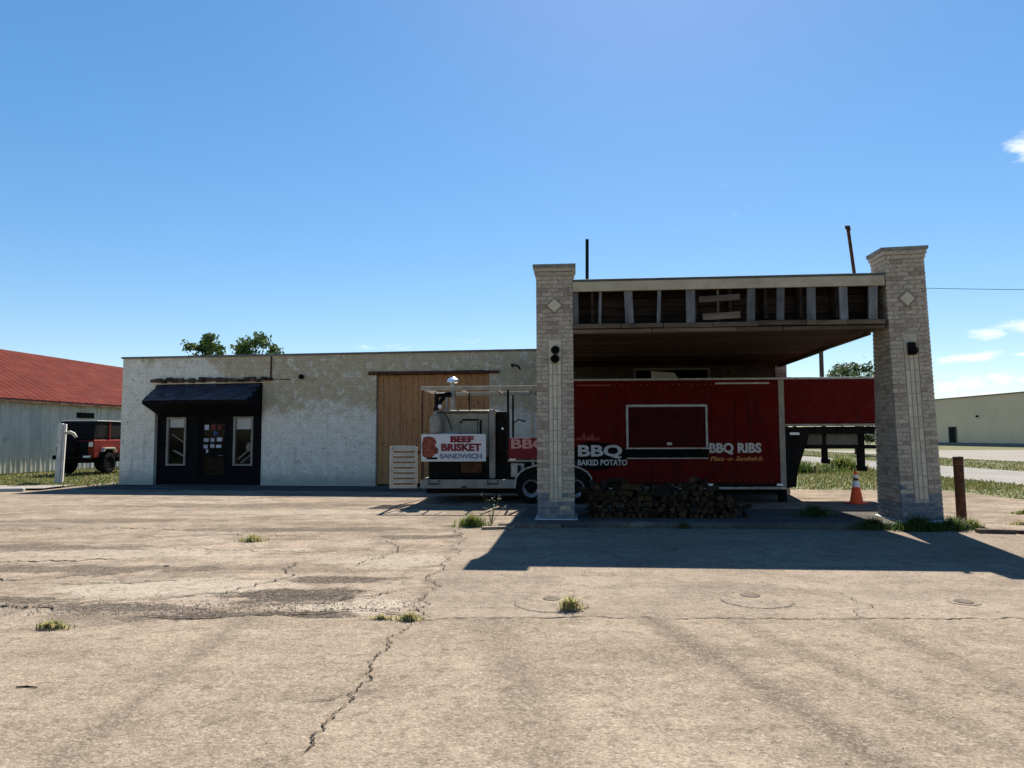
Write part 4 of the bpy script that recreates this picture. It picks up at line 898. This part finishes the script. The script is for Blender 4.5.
# running gear
fd = MB(); arc = []
for k in range(13):
    a = math.pi * k / 12; arc.append((3.18 + .93 * math.cos(a), .36 + .60 * math.sin(a) ** .6))
inner = [(3.18 + .90 * math.cos(math.pi * k / 12), .36 + .565 * math.sin(math.pi * k / 12) ** .6) for k in range(13)]
fd.prism(arc + inner[::-1], -.06, .22, 'y'); fd.build('mudguard', m_alum, tr)
MB().prism(inner, .0, .019, 'y').box(2.33, 2.40, -.05, .1, .3, .9).build('wheel_well', m_frame, tr)
def wheel(parent, x, y, r, w_, name='wheel', rim=m_rim, axis='y'):
    c = (x, y, r)
    t = MB().lathe([(r * .60, 0), (r * .66, -.0), (r * .93, .004), (r, .04), (r, w_ - .04), (r * .93, w_ - .004), (r * .6, w_), (r * .58, w_ * .5), (r * .6, 0)], 28, axis, c)
    t.f = [f for f in t.f if len(f) == 4]; t.mi = [0] * len(t.f)
    o = t.build(name, m_tyre, parent, smooth=True)
    rm = MB().lathe([(r * .595, .02), (r * .56, .012), (r * .52, .02), (r * .46, .05), (r * .34, .075)], 24, axis, c); rm.f = [f for f in rm.f if len(f) == 4]; rm.mi = [0] * len(rm.f); rm.build('rim', rim, o, smooth=True)
    MB().lathe([(r * .345, .09), (r * .34, .072), (r * .2, .068), (r * .19, .03), (r * .12, .02), (0, .02)], 18, axis, c).build('hub', m_frame, o, smooth=True)
    return o
for x in (2.65, 3.70): wheel(tr, x, -.04, .36, .2)
MB().box(2.5, 4.0, .3, 2.1, .3, .38).tube([(2.65, .17, .36), (2.65, 2.3, .36)], .04, 8).tube([(3.7, .17, .36), (3.7, 2.3, .36)], .04, 8).build('axle', m_frame, tr)
for x in (2.65, 3.70): wheel(tr, x, 2.2, .36, .2)
MB().box(0.1, 8.5, .3, .42, .22, .355).box(.1, 8.5, 1.95, 2.07, .22, .355).build('chassis_rail', m_frame, tr)
# gooseneck nose
NX = 11.15
box('nose', m_red, tr, TE + .001, NX, .02, TW, 1.86, TZ1 - .002, .03)
box('nose_trim', m_offwhite, tr, TE + .105, NX, -.015, .05, 1.80, 1.858, .006); box('nose_trim', m_alum, tr, TE + .36, NX, -.015, .05, TZ1 - .03, TZ1 + .02, .006)
MB().prism([(TE + .11, 1.79), (TE + .72, 1.79), (TE + .62, 1.45), (TE + .38, .75), (TE + .34, .40), (TE + .11, .36)], .05, TW - .05, 'y').build('riser', m_frame, tr)
box('marker_light', m_clear, tr, TE + .22, TE + .44, .02, .049, 1.60, 1.66, .005)
for yy in (.15, TW - .3): box('neck_rail', m_frame, tr, TE + .6, NX - .1, yy, yy + .15, 1.62, 1.795)
box('tool_locker', simple('grey_locker', (.10, .10, .085), (.14, .14, .12), 4, .7, .1), tr, TE + .72, TE + 1.9, .35, .9, 1.36, 1.70, .01); box('locker_base', m_frame, tr, TE + .72, NX - .3, .33, .92, 1.27, 1.355)
box('hinge', m_frame, tr, TE + 1.08, TE + 1.16, .33, .349, 1.36, 1.7)
for x, z0, w_ in ((TE + 1.10, .98, .12), (TE + 1.92, .80, .16)):
    lgm = box('landing_leg', m_frame, tr, x, x + w_, .4, .52, z0, 1.62, .01); box('foot', m_frame, lgm, x - .005, x + w_ + .04, .38, .54, z0 - .06, z0 + .05, .01)
box('jack_stand', m_frame, tr, TE + .14, TE + .3, .6, .8, 0, .42, .01)
box('side_reflector', m_clear, tr, TE + 2.2, TE + 2.42, .1, .13, 1.48, 1.72, .01)

# ---------------------------------------------------------------- cone, posts
cn2 = thing('traffic_cone', 'orange traffic cone with white collar beside the right brick pillar', 'cone', (8.05, 17.0, 0), .3)
MB().prism([(-.18, -.16), (-.16, -.18), (.16, -.18), (.18, -.16), (.18, .16), (.16, .18), (-.16, .18), (-.18, .16)], 0, .03, 'z').build('base', m_cone, cn2, .008)
def rz(z): return .135 - .11 * (z / .7)
MB().lathe([(rz(.03) + .012, .031), (rz(.06), .06), (rz(.36), .36)], 24).build('cone_body', m_cone, cn2, smooth=True)
MB().lathe([(rz(.36) + .002, .3601), (rz(.50) + .002, .50)], 24).build('white_collar', m_conewhite, cn2, smooth=True)
MB().lathe([(rz(.50), .5005), (rz(.555), .555)], 24).build('dark_band', m_rust, cn2, smooth=True)
MB().lathe([(rz(.555) + .001, .5555), (rz(.63), .63)], 24).build('white_collar', m_conewhite, cn2, smooth=True)
MB().lathe([(rz(.63), .6305), (rz(.7), .70), (.012, .71), (0, .705)], 24).build('tip', m_cone, cn2, smooth=True)
cn2.scale = (1.12, 1.12, 1.06)
po = thing('steel_post', 'rusty dark red steel post standing right of the right pillar', 'post', (8.27, 13.4, 0), R(-8))
b = MB(); b.lathe([(.085, 0), (.083, .6), (.085, 1.16)], 20); b.build('pipe', m_rust, po, smooth=True); MB().lathe([(.09, 1.1601), (.09, 1.185), (.04, 1.195), (0, 1.195)], 20).build('cap', m_frame, po)
po.rotation_euler = (R(.5), R(-1.2), 0)
po = thing('wooden_post', 'whitewashed wooden post with a bent white pipe near its top, by the red vehicle', 'post', (-15.95, 25.5, 0), R(20))
MB().box(-.12, .02, -.09, .1, 0, 2.10).build('post_half', m_postwood, po, .015); MB().box(.024, .12, -.07, .09, 0, 2.08).build('post_half', m_postwood, po, .015)
MB().tube([(.10, -.09, 1.76), (.26, -.12, 1.80), (.38, -.13, 1.74), (.46, -.13, 1.62)], [.05, .06, .06, .05], 8).build('bent_pipe', m_white, po, smooth=True)
po.rotation_euler = (0, R(1.5), R(20))

# ---------------------------------------------------------------- off-road vehicle, seen from behind and right
jp = thing('off_road_vehicle', 'red off-road vehicle with black soft top parked beside the shed', 'vehicle', (-18.95, 31.3, 0), R(-4))
W2 = .86
MB().prism([(.0, .72), (0, 1.42), (.05, 1.50), (2.35, 1.50), (2.45, 1.46), (3.75, 1.36), (3.85, 1.28), (3.85, .80), (3.3, .72)], -W2, W2).build('body', m_carred, jp, .04)
box('tailgate', m_carblack, jp, -.70, .62, -.03, -.001, .80, 1.44, .02)  # coloured black to paint in the shade on the rear
MB().prism([(.02, 1.503), (.12, 2.24), (.22, 2.30), (2.0, 2.30), (2.12, 2.24), (2.45, 1.503)], -W2 + .05, W2 - .05).build('soft_top', m_carblack, jp, .05)
box('roof_panel', m_flare, jp, -W2 + .08, W2 - .02, .2, 2.05, 2.305, 2.35, .02)
for y0, y1 in ((.28, 1.05), (1.16, 1.95)): box('side_window', m_glass, jp, W2 - .052, W2 - .035, y0, y1, 1.62, 2.14)
box('door_pillar', m_carred, jp, W2 - .05, W2 - .01, 1.06, 1.15, 1.51, 2.24); box('rear_window', m_glass, jp, -.6, .6, .05, .06, 1.62, 2.05).rotation_euler = (R(-6), 0, 0)
for s in (-1, 1):
    tl = box('tail_light', m_taillight, jp, s * .74 - .09, s * .74 + .09, -.05, -.001, 1.20, 1.40, .015)
    MB().prism([(.42, .98), (.55, 1.16), (1.25, 1.16), (1.42, .95), (1.34, .95), (1.2, 1.09), (.6, 1.09), (.5, .98)], min(s * W2, s * (W2 + .16)), max(s * W2, s * (W2 + .16))).build('fender_flare', m_flare, jp, .01)
    MB().prism([(2.75, .98), (2.88, 1.16), (3.6, 1.16), (3.78, .95), (3.7, .95), (3.55, 1.09), (2.95, 1.09), (2.83, .98)], min(s * W2, s * (W2 + .16)), max(s * W2, s * (W2 + .16))).build('fender_flare', m_flare, jp, .01)
    MB().box(s * W2 if s > 0 else -W2 - .25, W2 + .25 if s > 0 else -W2, 2.25, 2.32, 1.52, 1.56).box(s * (W2 + .22) - .09, s * (W2 + .22) + .09, 2.2, 2.28, 1.50, 1.70).build('mirror', m_clear if s < 0 else m_carblack, jp, .01)
    for yy in (.92, 3.25):
        x0 = W2 - .10 if s > 0 else -W2 - .16
        c = (x0, yy, .46); r = .46
        t = MB().lathe([(r * .58, .03), (r * .66, 0), (r * .93, .006), (r, .05), (r, .21), (r * .93, .254), (r * .66, .26), (r * .58, .23)], 28, 'x', c).build('wheel', m_tyre, jp, smooth=True)
        q = [(r * .575, .20), (r * .5, .225), (r * .42, .17), (r * .2, .19), (r * .12, .22), (0, .22)]
        if s < 0: q = [(a, .26 - b_) for a, b_ in q]
        MB().lathe(q, 20, 'x', c).build('rim', m_rim, t, smooth=True)
for s in (-1, 1):
    xa, xb = (W2 - .02, W2 + .012) if s > 0 else (-W2 - .012, -W2 + .02)
    MB().prism([(.36, .72), (.44, 1.0), (.6, 1.10), (1.2, 1.10), (1.36, .98), (1.46, .72)], xa, xb).build('wheel_arch', m_carblack, jp)
    MB().prism([(2.70, .73), (2.78, 1.0), (2.94, 1.10), (3.54, 1.10), (3.7, .98), (3.78, .81)], xa, xb).build('wheel_arch', m_carblack, jp)
    box('sill', m_carblack, jp, xa, xb, 1.47, 2.69, .70, .90)
MB().box(-.85, .85, -.22, -.06, .66, .84).build('rear_bumper', m_frame, jp, .02); box('licence_light', m_clear, jp, .55, .86, -.24, -.2205, .74, .82, .01)
box('chassis', m_frame, jp, -.55, .55, .05, 3.7, .5, .72)
MB().lathe([(.12, -.32), (.2, -.34), (.36, -.33), (.38, -.28), (.38, -.14), (.36, -.09), (.2, -.09), (0, -.09)], 28, 'y', (-.12, 0, 1.18)).box(-.2, -.05, -.1, -.031, 1.1, 1.25).build('spare_wheel', m_tyre, jp, smooth=True)

# ---------------------------------------------------------------- shed with red roof
sh = thing('metal_shed', 'long white metal shed with red metal roof at the left edge', 'shed', (-22.4, 31.5, -.03), R(-5))
box('inner_wall', simple('shed_backing', (.22, .225, .21), (.27, .275, .26), 3, .8, .1), sh, -9.4, -.06, -6.0, 17, 0, 3.3)
for k in range(38):
    y = -6 + k * .605
    b = MB(); b.box(-.055, -.03, y, y + .60, .02 + random.uniform(0, .05), 3.34)
    b.prism([(-.029, y + .02), (-.029, y + .12), (.0, y + .095), (.0, y + .045)], .05, 3.33, 'z'); b.prism([(-.029, y + .32), (-.029, y + .40), (-.012, y + .38), (-.012, y + .34)], .05, 3.33, 'z')
    b.build('siding_panel', m_siding, sh)
def roof_z(x): return 3.36 + (.35 - x) * .555
for side in (0, 1):
    for k in range(25):
        y = -6.3 + k * .95; b = MB()
        X0, X1 = (.35, -4.7) if side == 0 else (-9.75, -4.7)
        z0, z1 = 3.36, 3.36 + 5.05 * .555
        b.add([(X0, y, z0), (X0, y + .94, z0), (X1, y + .94, z1), (X1, y, z1), (X0, y, z0 + .02), (X0, y + .94, z0 + .02), (X1, y + .94, z1 + .02), (X1, y, z1 + .02)], [(0, 3, 2, 1), (4, 5, 6, 7), (0, 1, 5, 4), (1, 2, 6, 5), (2, 3, 7, 6), (3, 0, 4, 7)])
        for r_ in (.02, .48):
            b.add([(X0, y + r_, z0 + .021), (X0, y + r_ + .05, z0 + .021), (X1, y + r_ + .05, z1 + .021), (X1, y + r_, z1 + .021), (X0, y + r_ + .025, z0 + .034), (X1, y + r_ + .025, z1 + .034)], [(0, 1, 4), (2, 3, 5), (1, 2, 5, 4), (3, 0, 4, 5)])
        b.build('roof_sheet', m_redroof, sh)
for y_ in (-5.99, 16.9): MB().prism([(-9.4, 3.3), (-.06, 3.3), (-.06, 3.55), (-4.7, 6.12), (-9.4, 3.5)], y_, y_ + .08, 'y').build('gable_panel', m_siding, sh)
MB().prism([(-5.0, 6.02), (-4.7, 6.24), (-4.4, 6.02), (-4.7, 6.20)], -6.4, 17.5, 'y').build('ridge_cap', m_redroof, sh)
er = MB()
for k in range(40): er.box(.25, .34, -6.3 + k * .595, -6.3 + k * .595 + .59, 3.24 + random.uniform(-.03, .03), 3.345)
er.build('eave_board', m_eave, sh)
vt = box('vent_opening', m_frame, sh, -.029, .015, 4.9, 6.2, 2.62, 2.90); 
for k in range(4): box('louvre', m_frame, vt, .0151, .03, 4.95, 6.15, 2.64 + k * .065, 2.68 + k * .065)

# ---------------------------------------------------------------- warehouse, pole and wire
wh = thing('warehouse', 'long plain beige warehouse across the street at the right edge', 'warehouse', (64, 58, -.03), 0)
box('wall', m_house, wh, 0, 30, 0, 57, 0, 6.8); box('plinth', m_capst, wh, -.12, -.005, 0, 57, 0, .45); box('coping', m_capst, wh, -.15, 30, -.1, 57.1, 6.801, 6.95)
o = box('doorway', m_frame, wh, -.06, -.004, 46.0, 47.6, .46, 2.7); box('door_frame', m_capst, o, -.10, -.061, 45.85, 46.0, .46, 2.8); box('door_frame', m_capst, o, -.10, -.061, 47.6, 47.75, .46, 2.8)
MB().lathe([(0, -.3), (.12, -.28), (.16, -.05), (.1, -.004)], 10, 'x', (0, 41, 4.1)).build('wall_lamp', m_frame, wh)
up = thing('utility_pole', 'dark wooden utility pole beyond the canopy', 'pole', (23.75, 55, -.03), 0)
MB().tube([(0, 0, 0), (0, 0, 13.4)], [.19, .13], 10).build('pole', m_pole, up); box('crossarm', m_pole, up, -1.1, 1.1, -.16, -.06, 12.9, 13.05)
for x in (-.95, -.4, .4, .95): MB().lathe([(.04, 0), (.06, .06), (.03, .12), (.05, .16), (0, .18)], 8, c=(x, -.11, 13.05)).build('insulator', m_footing, up)
wv = []
for k in range(25):
    q = k / 24; wv.append((23.75 + 55 * q, 54.9 + q * -6, 13.15 - .9 * 4 * q * (1 - q) - .2 * q))
tag(MB().tube(wv, .02, 5).build('overhead_wire', m_frame), 'single thin overhead wire crossing the sky at right', 'wire')
